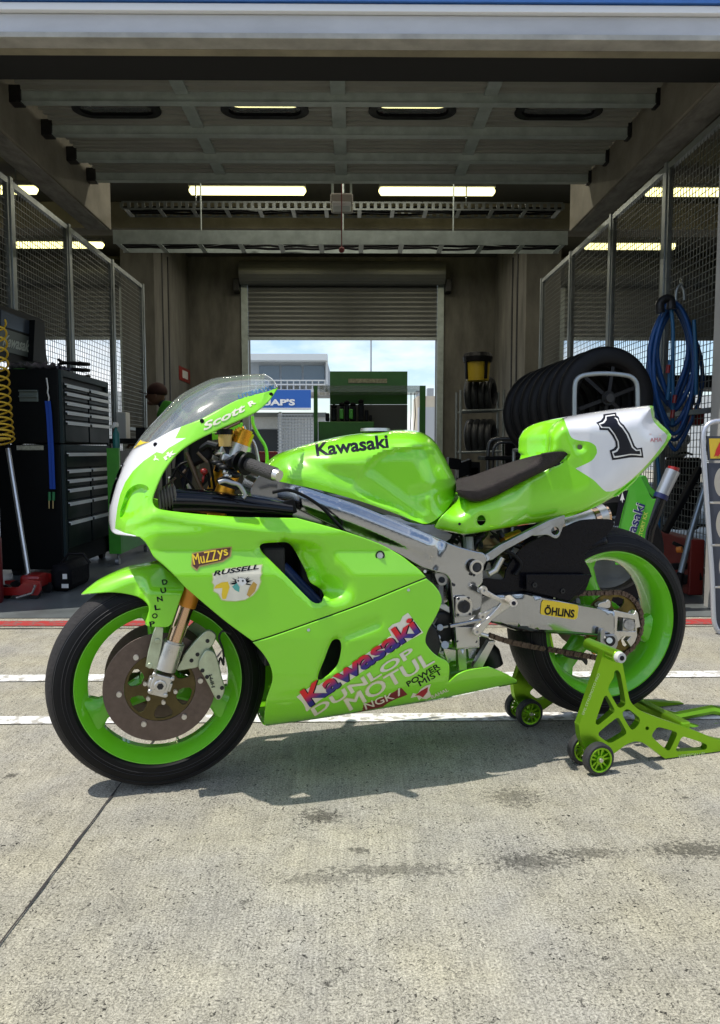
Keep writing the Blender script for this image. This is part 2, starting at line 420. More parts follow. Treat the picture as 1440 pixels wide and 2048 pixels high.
def v_body(P):
    x, y = P[:, 0], P[:, 1]
    vm = lerp_tab(y, [(740, .18), (860, .185), (900, .19), (1000, .212), (1035, .222), (1062, .238), (1075, .239), (1100, .236), (1150, .250), (1280, .252), (1350, .238), (1400, .21), (1450, .17)])
    # a long crease that starts under the nose and fades to the rear
    cy = lerp_tab(x, [(230, 1056), (310, 1030), (480, 1052), (640, 1075)])
    vm = vm + .009 * np.exp(-((y - cy) / 13) ** 2) * (1 - sm((x - 420) / 200))
    vm = vm - .022 * sm((x - 760) / 260)
    vm = vm - .075 * (1 - dome(dist(BELLY, P), 75))
    v = dome(dist(ARCC, P), 105) * vm
    vr = dist([(560, 1080), (590, 1097), (610, 1133), (626, 1163), (646, 1182)], P)
    side = sm(((x - 556) - (y - 1080) * .78) / 10)
    v = v - .052 * side * (1 - sm(vr / 70)) * sm((y - 1072) / 34) * sm((1216 - y) / 40)
    # second soft fold above the lower slot and along the split line
    v = v - .008 * np.exp(-(dist([(672, 1278), (752, 1246)], P) / 9) ** 2) * (y > 1200)
    il = inside(LAMPC, P)
    v = np.where(il, v - .020 * sm(dist(LAMPC, P, True) / 5), v)
    return np.maximum(v, 0)
UP = [(556, 775), (535, 783), (477, 799), (404, 837), (346, 860), (302, 883), (264, 899), (248, 924), (232, 962), (222, 997), (217.5, 1026), (219, 1055),
      (229, 1067), (254, 1071), (279, 1074), (290, 1084), (299, 1098), (308, 1114), (328, 1131), (354, 1156), (370, 1174), (413, 1211), (453, 1244), (505, 1282),
      (545, 1270), (622, 1243), (722, 1207), (815, 1169), (852, 1154),
      (838, 1139), (823, 1127), (800, 1110), (757, 1087), (687, 1062), (594, 1036), (480, 1034), (433, 1031), (375, 1026), (322, 1019), (309, 1012), (305, 999), (312, 977), (328, 942),
      (355, 907), (387, 884), (433, 861), (475, 842), (515, 822), (535, 805), (545, 793)]
UPC = curve(UP, True, 5, sharp=(0, 6, 14, 23, 28, 34))
NOSEW = [(230, 1057), (231, 1043), (235, 1013), (240, 990), (250, 965), (266, 942), (287, 922), (313, 904), (325, 907), (337, 896), (372, 876), (350, 877), (364, 850), (300, 860), (240, 880), (190, 960), (190, 1090), (272, 1090), (272, 1071), (250, 1066)]
up = shell('upper_fairing', UPC, v_body, [GREEN, WHITEP], B, holes=[curve(VENT, True, 5)], regions=[(NOSEW, 1), (LAMPC, 0)], step=6.5,
           close=lambda w: False, label='green upper fairing with a white nose')
LOW = [(506, 1285), (545, 1273), (622, 1246), (722, 1210), (815, 1172), (853, 1157), (868, 1170), (879, 1185), (883.5, 1200), (879, 1217), (868, 1240), (855, 1263), (851, 1284),
       (862, 1301), (876, 1313), (894, 1323), (899, 1335), (897, 1366), (915, 1350), (936, 1341), (977, 1334), (1004, 1345), (1034, 1361), (1034, 1367), (1000, 1374), (896, 1396),
       (803, 1411), (704, 1427), (620, 1440), (532, 1452), (528, 1444), (533, 1400), (545, 1360), (541, 1333), (526, 1307)]
LOWC = curve(LOW, True, 5, sharp=(0, 5, 17, 20, 22, 23, 29, 30))
def belly_zone(w):
    u, v, z = buv(w); return z < .135 and w is not None
low = shell('lower_fairing', LOWC, v_body, GREEN, B, holes=[curve(SLOT, True, 5)], step=6.5)
# belly pan between the two lower sides
bz = curve(BELLY, False, 12); bm = MB(); pr = []
for p in bz:
    v = float(v_body(np.array([p]))[0]); a = onV(p[0], p[1] - 1.5, v); q = buv(a)
    pr.append([bm.v(bpt(q[0], q[1] * k, q[2] - .012 * (1 - k * k))) for k in (1, .6, .2, -.2, -.6, -1)])
for a, b in zip(pr, pr[1:]):
    for k in range(5): bm.f([a[k], a[k + 1], b[k + 1], b[k]])
bm.build('belly_pan', GREEN, B, smooth=40, solid=.003)
# windscreen
SCR = [(264, 899), (287, 866), (317, 834), (357, 793), (398, 769), (430, 756), (492, 749), (527, 748), (544, 758), (555, 774), (535, 784), (477, 800), (404, 838), (346, 861), (302, 884)]
scr = shell('windscreen', curve(SCR, True, 5, sharp=(0, 9)), lambda P: np.maximum(v_body(P) - .003, 0), SCREEN, B, step=7, solid=None, rings=(2.5, 5, 9))
ed = MB(); ed.tube([onV(p[0], p[1], max(0, float(v_body(np.array([p]))[0]) - .003)) for p in curve([(527, 748), (544, 758), (555, 774)], False, 4)], .0012, 6)
ed.build('screen_edge', mat('screen_rim', (.5, .52, .5), .3), scr, smooth=0)
yp = MB(); patch(yp, [(267, 897), (281, 880), (292, 884), (300, 884)], decal_at(v_body, -.0015), 4); yp.build('yellow_tab', YEL, scr)
bolts = [(404, 842), (311, 889), (542, 789)]
for (x, y) in bolts:
    v = float(v_body(np.array([[x, y]]))[0]); k = MB(); k.cyl(onV(x, y, v - .002), onV(x, y, v + .004), .006, .005, 12); k.build('screen_bolt', BLK, up, smooth=30)
for (x, y, ow) in ((760, 1111, up), (617, 1260, low), (817, 1180, low), (850, 1143, up)):
    v = float(v_body(np.array([[x, y]]))[0]); r = .0095 if (x == 760) else .0045
    k = MB(); k.cyl(onV(x, y, v - .002), onV(x, y, v + .003), r, r * .85, 16); k.build('fairing_bolt', SILV, ow, smooth=30)
    if x == 760: k = MB(); k.lathe([(0, .0095), (.0015, .0095), (.0015, .013), (0, .013)], onV(x, y, v), BV, 24); k.build('bolt_washer', DARK, ow, smooth=30)
# ---- fuel tank
TANK = [(531, 935), (542, 920), (557, 908), (580, 899), (630, 884), (700, 869), (793, 860), (833, 862), (857, 872), (873, 888), (890, 917), (903, 943), (912, 963), (914, 984),
        (903, 1005), (887, 1026), (864, 1044), (845, 1047), (780, 1023), (713, 1000), (640, 980), (556, 962), (540, 952)]
TCC = curve(TANK, True, 5, sharp=(0,))
TTOP = [(525, 938), (542, 920), (557, 908), (580, 899), (630, 884), (700, 869), (793, 860), (833, 862), (857, 872), (873, 888), (890, 917), (903, 943), (912, 963), (914, 990)]
TTC = curve(TTOP, False, 4)
KNEE = [(706, 985), (703, 972), (713, 950), (740, 917), (767, 900), (810, 892), (862, 889), (880, 905), (905, 950), (930, 1000), (890, 1060), (840, 1050), (790, 1022), (740, 1003)]
KNC = curve(KNEE, True, 6)
def v_tank(P):
    x, y = P[:, 0], P[:, 1]
    vm = lerp_tab(x, [(530, .10), (580, .135), (660, .165), (780, .178), (860, .170), (914, .15)])
    v = dome(dist(TTC, P), 62) * vm
    kn = inside(KNC, P); d = dist(KNC, P, True)
    dd = .030 * sm((x - 690) / 60) * (1 - .65 * sm((x - 800) / 110))
    v = v - np.where(kn, dd * sm(d / 12), 0)
    v = v - .012 * np.exp(-(dist([(600, 925), (700, 955)], P) / 16) ** 2)          # soft hollow ahead of the knee dent
    v = v + .006 * np.exp(-(dist([(735, 955), (845, 1035)], P) / 12) ** 2) - .006 * np.exp(-(dist([(830, 990), (905, 965)], P) / 8) ** 2)
    return np.maximum(v, 0)
tank = shell('fuel_tank', TCC, v_tank, GREEN, B, step=6, rings=(2.2, 4.5, 8, 12), close=lambda w: True, merge=.0012)
k = MB(); a = onV(713, 867, 0); b = onV(788, 860, 0); mid = (a + b) / 2 + BZ * .001
k.cyl(mid, mid + BZ * .009, .045, .043, 32); k.build('filler_cap', SILV, tank, smooth=30)
# ---- tail
TAIL = [(869, 1054), (883, 1033), (901, 1015), (912, 1002), (916, 992), (924, 985), (950, 976), (992, 960), (1042, 942), (1072, 930), (1086, 912), (1090, 892), (1092, 869), (1105, 849), (1125, 836), (1201, 822), (1298, 811), (1307, 813),
        (1309, 834), (1323, 849), (1338, 864), (1340, 877), (1324, 903), (1288, 943), (1248, 979), (1223, 997), (1165, 1025), (1100, 1042), (1042, 1051), (966, 1064), (930, 1069), (905, 1065), (880, 1060)]
TLC = curve(TAIL, True, 5, sharp=(0, 18))
TLTOP = [(910, 998), (916, 992), (924, 985), (950, 976), (992, 960), (1042, 942), (1072, 930), (1086, 912), (1090, 892), (1092, 869), (1105, 849), (1125, 836), (1201, 822), (1298, 811), (1307, 813), (1309, 834), (1323, 849), (1338, 864), (1340, 877)]
TLTC = curve(TLTOP, False, 4)
PAD = [(913, 960), (948, 950), (992, 934), (1042, 918), (1093, 906), (1126, 903), (1141, 909), (1134, 920), (1093, 940), (1042, 965), (995, 990), (963, 1002), (945, 1003), (927, 997), (916, 990), (913, 975)]
TLBOT = [(880, 1060), (930, 1069), (966, 1064), (1042, 1051), (1100, 1042), (1165, 1025), (1223, 997), (1288, 943), (1324, 903), (1340, 877)]
def v_tail(P):
    x, y = P[:, 0], P[:, 1]
    vm = lerp_tab(x, [(869, .155), (930, .185), (1000, .165), (1060, .105), (1110, .118), (1180, .135), (1260, .115), (1340, .075)])
    hr = lerp_tab(x, [(1030, 55), (1065, 26), (1130, 26), (1200, 40), (1300, 45)])
    v = np.sqrt(np.maximum(0, 1 - (1 - np.clip((dist(TLTC, P) - .8) / hr, 0, 1)) ** 2)) * vm
    v = v - .035 * (1 - dome(dist(TLBOT, P), 42))
    v = v + .004 * np.exp(-(dist([(1124, 845), (1136, 880), (1150, 915)], P) / 10) ** 2)
    v = v - .010 * np.exp(-(dist([(1160, 893)], P) / 11) ** 2) - .010 * np.exp(-(dist([(963, 1040)], P) / 14) ** 2)
    pc = curve(PAD, True, 6); ins = inside(pc, P)
    v = v - np.where(ins, .010 * sm(dist(pc, P, True) / 5), 0)
    return np.maximum(v, 0)
NUMW = [(1125, 830), (1129, 841), (1136, 859), (1143, 875), (1158, 881), (1179, 884), (1192, 893), (1194, 906), (1184, 921), (1151, 937), (1187, 960), (1201, 974), (1212, 983), (1226, 982), (1248, 971), (1288, 935), (1327, 888), (1334, 871),
        (1320, 857), (1306, 840), (1301, 818), (1298, 805), (1200, 810)]
NUMC = curve(NUMW, True, 6, sharp=(0, 7, 13, 9, 21))
tail = shell('seat_cowl', TLC, v_tail, [GREEN, WHITEP], B, regions=[(NUMC, 1)], step=5, rings=(2.2, 4.5, 7.5),
             holes=[[(963 + 9 * math.cos(a), 1041 + 11 * math.sin(a)) for a in np.linspace(0, 2 * math.pi, 16, endpoint=False)],
                    [(1160 + 5.5 * math.cos(a), 894 + 5.5 * math.sin(a)) for a in np.linspace(0, 2 * math.pi, 12, endpoint=False)]], merge=.0012, label='green seat cowl with a white number panel')
k = MB(); v = float(v_tail(np.array([[919, 1048]]))[0]); k.cyl(onV(919, 1048, v), onV(919, 1048, v + .003), .004, n=10); k.build('cowl_bolt', BLK, tail)
PTOP = curve([(905, 962), (948, 948), (992, 932), (1042, 916), (1093, 904), (1134, 902)], False, 5); PBOT = curve([(905, 988), (927, 999), (945, 1004), (963, 1003), (995, 991), (1042, 966), (1093, 941), (1134, 914)], False, 5)
def v_pad(P):
    dt, db = dist(PTOP, P), dist(PBOT, P); t = db / np.maximum(dt + db, .01)
    w = lerp_tab(P[:, 0], [(905, .85), (1050, 1), (1100, .85), (1140, .6)])
    e = sm((P[:, 0] - 1030) / 55); lo = lerp_tab(P[:, 0], [(905, .165), (930, .182), (1030, .180), (1090, .148), (1141, .118)])
    return lo - .300 * sm((t - .40) / .62) * (1 - e) * np.where(P[:, 0] < 925, .85, 1) - .015 * (1 - sm(db / 7))
PADC = curve(PAD, True, 5)
pad = shell('seat_pad', PADC, v_pad, SUEDE, B, step=4, rings=(2, 4, 7), mirror=False, solid=.014, smooth=60)
# number 1
def Z5(pts): return [(1160 + x / 7.2, 800 + y / 7.2) for x, y in pts]
ONE_O = Z5([(235, 325), (300, 295), (335, 250), (335, 205), (515, 180), (560, 250), (640, 370), (715, 480), (765, 600), (790, 660), (825, 695), (895, 685), (915, 830), (465, 865), (428, 725), (485, 700), (515, 665), (510, 600), (460, 510), (400, 435), (285, 430)])
ONE_W = Z5([(268, 340), (330, 315), (365, 265), (365, 225), (500, 205), (545, 275), (625, 395), (690, 490), (740, 610), (765, 675), (815, 718), (873, 710), (888, 802), (487, 833), (460, 745), (515, 725), (548, 680), (540, 600), (490, 500), (415, 405), (305, 400)])
ONE_B = Z5([(290, 352), (345, 335), (382, 290), (382, 240), (490, 222), (530, 290), (610, 410), (670, 500), (720, 615), (748, 685), (805, 735), (862, 730), (870, 780), (500, 808), (482, 768), (540, 740), (568, 690), (560, 600), (505, 492), (425, 388), (320, 385)])
num = MB()
patch(num.m(0), ONE_O, decal_at(v_tail, .0012), 5); patch(num.m(1), ONE_W, decal_at(v_tail, .0022), 5); patch(num.m(0), ONE_B, decal_at(v_tail, .0032), 5)
num.build('race_number', [BLK, WHT], tail, recalc=False)
k = MB(); write(k.m(0), 'AMA', (1301, 884), (1324, 883), 8, decal_at(v_tail, .0014), bold=.02); patch(k.m(1), [(1299, 867), (1322, 868), (1322, 871), (1299, 870)], decal_at(v_tail, .0014), 5)
k.build('tail_sticker', [mat('pink_sticker', (.62, .25, .28), .5), mat('pale_pink_sticker', (.75, .6, .55), .5)], tail, recalc=False)
# ---- stickers on the fairing
A1 = lambda l: decal_at(v_body, l)
k = MB(); uvl = k.bm.loops.layers.uv.verify()
q0, q1 = (620, 1415), (841, 1264)
dx = np.array([q1[0] - q0[0], q1[1] - q0[1]], float); dx /= np.linalg.norm(dx); nn = np.array([dx[1], -dx[0]])
def off(a, b): return tuple(np.array(q0) + dx * a + nn * b)
Ln = math.hypot(q1[0] - q0[0], q1[1] - q0[1])
patch(k.m(0), [off(-10, -3), off(Ln + 4, -4), off(Ln + 1, 46), off(Ln - 12, 46), off(Ln - 22, 40), off(Ln - 38, 44), off(Ln - 50, 42), off(Ln - 52, 27), off(40, 27), off(26, 34), off(-10, 33)], A1(.0014), 7)
write(k.m(1), 'Kawasaki', off(1.5, -1.5), off(Ln + 2.5, -1.5), 38, A1(.0022), bold=.034, uv=True)
write(k.m(2), 'Kawasaki', off(0, 0), off(Ln, 0), 38, A1(.0030), bold=.030, uv=True)
k.build('maker_lettering', [CREAM, BLK, GRAD], low, recalc=False, label='large red to blue lettering on a cream sticker')
PG = mat('pale_lime_sticker', (.52, .68, .18), .4)
for (s, p0, p1, h, m1, bold, nm) in (('DUNLOP', (629, 1433), (832, 1309), 19, PG, .018, 'sponsor_lettering'), ('MOTUL', (700, 1422), (870, 1325), 28, PG, .03, 'sponsor_lettering')):
    k = MB(); write(k.m(0), s, p0, p1, h, A1(.0014), bold=bold + .012); write(k.m(1), s, (p0[0] + 1, p0[1]), (p1[0] - 1, p1[1]), h * .93, A1(.0022), bold=bold); k.build(nm, [PG, CREAM], low, recalc=False)
k = MB(); write(k.m(0), 'POWER', (817, 1374), (881, 1335), 10.5, A1(.0016), bold=.015); write(k.m(0), 'MIST', (841, 1373), (886, 1347), 11, A1(.0016), bold=.015)
k.build('sponsor_lettering', [BLK], low, recalc=False)
k = MB(); patch(k.m(0), [(716, 1424), (728, 1409), (803, 1376), (815, 1389), (765, 1414)], A1(.0014), 6); write(k.m(1), 'NGK', (732, 1420), (790, 1397), 14, A1(.0024), bold=.012); write(k.m(1), '/', (796, 1393), (806, 1388), 14, A1(.0024), bold=.03)
k.build('sponsor_lettering', [DKRED, CREAM], low, recalc=False)
k = MB(); patch(k.m(0), [(821, 1396), (826, 1386), (834, 1388), (842, 1378), (851, 1372), (862, 1368), (858, 1380), (863, 1392), (852, 1402), (843, 1396), (838, 1401), (834, 1393)], A1(.0014), 5)
patch(k.m(1), [(830, 1391), (842, 1382), (856, 1374), (855, 1384), (846, 1395), (838, 1391)], A1(.0022), 5)
write(k.m(0), 'RAHAL', (864, 1398), (898, 1382), 7, A1(.0016), bold=.02); k.build('red_sticker', [CREAM, REDS], low, recalc=False)
k = MB()
patch(k.m(0), [(382, 1133), (384, 1106), (428, 1097), (464, 1093), (462, 1113), (446, 1124), (400, 1134), (394, 1142)], A1(.0014), 6)
patch(k.m(1), [(385, 1131), (386.5, 1108), (430, 1099), (461, 1095), (459, 1112), (444, 1121), (399, 1131), (394, 1138)], A1(.002), 6)
write(k.m(2), 'MuZZ', (388, 1130), (436, 1121), 22, A1(.0028), bold=.015); write(k.m(2), 'ys', (437, 1120), (458, 1116), 19, A1(.0028), bold=.015)
k.build('yellow_sticker', [mat('gold_sticker', (.45, .33, .10), .4), mat('brown_sticker', (.10, .03, .02), .4), YEL], up, recalc=False)
k = MB()
def Zr(pts): return [(360 + x / 7.2, 1080 + y / 7.2) for x, y in pts]
RO = Zr([(455, 475), (650, 430), (640, 405), (940, 372), (1195, 345), (1180, 440), (1190, 480), (1165, 540), (1175, 600), (1140, 700), (1060, 800), (940, 870), (800, 890), (660, 885), (590, 870), (540, 780), (470, 740), (480, 650), (450, 610), (465, 560)])
patch(k.m(0), RO, A1(.0014), 6)
patch(k.m(1), [tuple(np.array([474, 1168]) + (np.array(p) - np.array([474, 1168])) * .95) for p in RO], A1(.002), 6)
write(k.m(2), 'RUSSELL', (427, 1152), (518, 1138), 10, A1(.0028), bold=.03, shear=.3)
patch(k.m(3), Zr([(490, 700), (520, 650), (600, 610), (690, 600), (715, 680), (690, 760), (660, 850), (610, 850), (600, 790), (610, 690)]), A1(.0028), 6)
patch(k.m(4), Zr([(960, 790), (1000, 680), (1060, 600), (1110, 640), (1080, 740), (1000, 820)]), A1(.0028), 6)
patch(k.m(5), Zr([(750, 670), (820, 620), (860, 680), (850, 750), (790, 720)]), A1(.0028), 6)
patch(k.m(6), Zr([(810, 580), (860, 545), (940, 560), (960, 620), (900, 660), (830, 640)]), A1(.003), 6)
rr = random.Random(4)
for i in range(40):
    a = rr.uniform(-.5, 3.6); c0 = np.array([484, 1166]); d = np.array([math.cos(a), -math.sin(a) * .7]); r0, r1 = 8, rr.uniform(15, 27)
    nrm = np.array([-d[1], d[0]]) * 1.3
    patch(k.m(2), [tuple(c0 + d * r0 - nrm), tuple(c0 + d * r1), tuple(c0 + d * r0 + nrm)], A1(.0025), 5)
for (ex, ey) in ((838, 588), (905, 588)): patch(k.m(2), Zr([(ex - 18, ey), (ex, ey - 16), (ex + 18, ey), (ex, ey + 18)]), A1(.0036), 5)
k.build('helmet_art_sticker', [PG, CREAM, BLK, YEL, mat('amber_sticker', (.55, .33, .06), .4), mat('teal_sticker', (.1, .42, .36), .4), WHT], up, recalc=False)
k = MB(); write(k.m(0), 'Scott', (408, 862), (494, 820), 15, A1(.0014), bold=.03, shear=.3); write(k.m(0), 'R', (500, 814), (513, 806), 10, A1(.0014), bold=.05)
write(k.m(0), 'rk', (331, 921), (352, 906), 11, A1(.0014), bold=.06); write(k.m(0), 'Y', (303, 914), (312, 926), 8, A1(.0014), bold=.05)
k.build('rider_lettering', [CREAM], up, recalc=False)
k = MB(); write(k.m(0), 'LITEHAWK', (478, 798), (552, 777), 9, A1(.0012), bold=.02)
k.build('screen_lettering', [mat('blue_sticker', (.02, .12, .25), .4)], scr, recalc=False)
k = MB(); patch(k, [(233, 967), (236, 957), (242, 945), (249, 930), (246, 928), (240, 936), (233, 950)], A1(.0014), 4)
patch(k, [(220, 1008), (223, 994), (228, 975), (234, 958), (232, 955), (226, 970), (221, 990), (218, 1006)], A1(.0014), 4); k.build('nose_number', BLK, up, recalc=False)
k = MB(); write(k.m(0), 'Kawasaki', (633, 913), (778, 895), 27, decal_at(v_tank, .0014), bold=.03); k.build('maker_lettering', [BLK], tank, recalc=False)
# ---- front fender
FEN = [(162, 1188), (175, 1176), (197, 1160), (247, 1138), (293, 1128), (317, 1128), (343, 1145), (368, 1168), (360, 1200), (347, 1237), (342, 1249), (333, 1254), (297, 1253), (290, 1247), (298, 1217), (287, 1201), (267, 1191), (230, 1185), (195, 1186)]
FTOP = [(162, 1188), (175, 1176), (197, 1160), (247, 1138), (293, 1128), (330, 1124), (368, 1140)]
FTC = curve(FTOP, False, 4)
def v_fen(P):
    x, y = P[:, 0], P[:, 1]
    v = dome(dist(FTC, P), 34) * lerp_tab(x, [(162, .03), (200, .062), (270, .078), (330, .085)])
    return v + .052 * sm((y - 1140) / 50) * sm((x - 270) / 30)
fen = shell('front_fender', curve(FEN, True, 5, sharp=(0,)), v_fen, GREEN, B, step=5, rings=(2.2, 4.5, 7.5))
k = MB()
for c, (x, y) in zip('DUNLOP', ((326, 1165), (323, 1182), (316, 1199), (311, 1216), (306, 1233), (301, 1249))):
    write(k, c, (x - 1, y + 5), (x + 10, y + 3), 10.5, decal_at(v_fen, .0014), bold=.03)
k.build('sponsor_lettering', BLK, fen, recalc=False)
# ---- wheels
def wheel(name, c, tr, tw, rr, rw, spokes, angs, sw0, sw1, label):
    """c axle centre; tr tyre radius, tw its half width, rr rim radius, rw rim half width"""
    m = MB()
    m.lathe([(rw, rr), (rw - .004, rr + .004), (rw - .010, rr - .002), (rw - .018, rr - .010), (rw - .028, rr - .020), (rw * .30, rr - .032), (-rw * .30, rr - .032), (-rw + .028, rr - .020), (-rw + .018, rr - .010),
             (-rw + .010, rr - .002), (-rw + .004, rr + .004), (-rw, rr), (-rw, rr - .006), (-rw + .012, rr - .016), (-rw + .026, rr - .030), (-rw * .28, rr - .038), (rw * .28, rr - .038), (rw - .026, rr - .030), (rw - .012, rr - .016), (rw, rr - .006)], c, BV, 96)
    m.lathe([(.045, .018), (.045, .042), (.02, .055), (-.02, .055), (-.045, .042), (-.045, .018)], c, BV, 40)
    for a in angs:
        e = BU * math.cos(R(a)) + BZ * math.sin(R(a)); s = e.cross(BV); r1 = rr - .034
        st = [(.045, sw0 * 1.15, .022), (.09, sw0, .019), (r1 * .62, (sw0 + sw1) / 2 * .92, .017), (r1 * .85, sw1, .018), (r1 * .95, sw1 * 1.5, .022), (r1 + .006, sw1 * 2.1, .026)]
        pr = None
        for (r, w, h) in st:
            ring = [m.v(c + e * r + s * (w * x) + BV * (h * y)) for x, y in ((-1, -.55), (-.7, -1), (.7, -1), (1, -.55), (1, .55), (.7, 1), (-.7, 1), (-1, .55))]
            if pr:
                for i in range(8): m.f([pr[i], pr[(i + 1) % 8], ring[(i + 1) % 8], ring[i]])
            pr = ring
    w = m.build(name, RIMG, B, smooth=40, label=label)
    t_ = MB(); pf = []; 
    for i in range(0, 25):
        a = math.pi * i / 24
        pf.append((math.cos(a) * tw, rr + .006 + (tr - rr - .006) * max(0, math.sin(a)) ** .78 if 0 < i < 24 else rr + .004))
    n = len(pf)
    t_.lathe(pf + [(-tw * .8, rr - .004), (tw * .8, rr - .004)], c, BV, 128)
    rt = rr + (tr - rr) * .70
    for f in t_.bm.faces:
        q = f.calc_center_median() - c; r = (q - BV * q.dot(BV)).length
        f.material_index = 1 if r > rt else 0
    ty = t_.build('tyre', [RUBBER, TREAD], w, smooth=50)
    for fr_ in (.16, .30, .62):            # moulded lines on the sidewall
        a = math.asin(fr_ ** (1 / .78)); r_ = rr + .006 + (tr - rr - .006) * fr_; k = MB()
        for sg in (1, -1): k.lathe([(sg * (math.cos(a) * tw - .0005), r_ - .0010), (sg * (math.cos(a) * tw + .0010), r_), (sg * (math.cos(a) * tw - .0005), r_ + .0010)], c, BV, 96)
        k.build('sidewall_line', mat('moulded_line', (.03, .03, .032), .5), w, smooth=60)
    for (an, n_w) in ((250, 3), (40, 2)):
        for i in range(n_w):
            k = MB(); e = BU * math.cos(R(an + i * 4)) + BZ * math.sin(R(an + i * 4)); k.obox(c + e * (rr - .014) + BV * (rw - .021), e * .0045, e.cross(BV) * .006, BV * .0016); k.build('balance_weight', DARK, w)
    e = BU * math.cos(R(285)) + BZ * math.sin(R(285)); k = MB(); k.cyl(c + e * (rr - .036), c + e * (rr - .066) + BV * .012, .0038, .003, 8); k.build('valve_stem', SILV, w, smooth=30)
    return w
def tyre_r(y0, v, cx):  # radius from a point of the view
    return
FC = BO + BZ * .2975 + BU * .003
fw = wheel('front_wheel', FC, .2975, .058, .2265, .047, 3, (90 - 0, 203, 337), .030, .030, None)
# brake disc with its carrier
def ringplate(c, r0, r1, v0, v1, mt, name, parent, holes=(), n=72, mat_i=None):
    o = [(math.cos(2 * math.pi * i / n) * r1, math.sin(2 * math.pi * i / n) * r1) for i in range(n)]
    hs = [[(math.cos(2 * math.pi * i / 48) * r0, math.sin(2 * math.pi * i / 48) * r0) for i in range(48)]] if r0 else []
    hs += list(holes); v2, fs, _ = fill(o, hs); k = MB()
    a = [k.v(c + BU * p[0] + BZ * p[1] + BV * v0) for p in v2]; b = [k.v(c + BU * p[0] + BZ * p[1] + BV * v1) for p in v2]; es = set()
    for f in fs:
        k.f([a[i] for i in f]); k.f([b[i] for i in f][::-1])
        for i in range(3): es.add((f[i], f[(i + 1) % 3]))
    for (i, j) in es:
        if (j, i) not in es: k.f([a[i], b[i], b[j], a[j]])
    return k.build(name, mt, parent, smooth=30, bevel=.0006)
for sd in (1, -1):
    hol = [[((.128 + (.0045 if j % 2 else -.0045)) * math.cos(t) + .0022 * math.cos(q), (.128 + (.0045 if j % 2 else -.0045)) * math.sin(t) + .0022 * math.sin(q)) for q in np.linspace(0, 2 * math.pi, 6, endpoint=False)] for j, t in enumerate(np.linspace(0, 2 * math.pi, 20, endpoint=False))]
    ringplate(FC, .094, .149, .068 * sd, .063 * sd, DISC, 'brake_disc', fw)
    hol = []
    for i in range(6):
        a = R(60 * i + 95); e = np.array([math.cos(a), math.sin(a)]); s = np.array([-e[1], e[0]])
        hol.append([tuple(e * r + s * w) for r, w in ((.050, -.010), (.058, -.018), (.074, -.025), (.083, -.021), (.087, 0), (.083, .021), (.074, .025), (.058, .018), (.050, .010))])
    ringplate(FC, .02, .0935, .067 * sd, .061 * sd, CARR, 'disc_carrier', fw, hol)
    for i in range(6):
        k = MB(); a = R(60 * i + 65); p = FC + BU * math.cos(a) * .107 + BZ * math.sin(a) * .107
        k.cyl(p + BV * .064 * sd, p + BV * .0755 * sd, .0075, .007, 14); k.build('disc_bolt', SILV, fw, smooth=30)
        k = MB(); a = R(60 * i + 40); p = FC + BU * math.cos(a) * .042 + BZ * math.sin(a) * .042; k.cyl(p + BV * .06 * sd, p + BV * .078 * sd, .006, .0055, 10)
        k.build('carrier_bolt', SILV, fw, smooth=30)
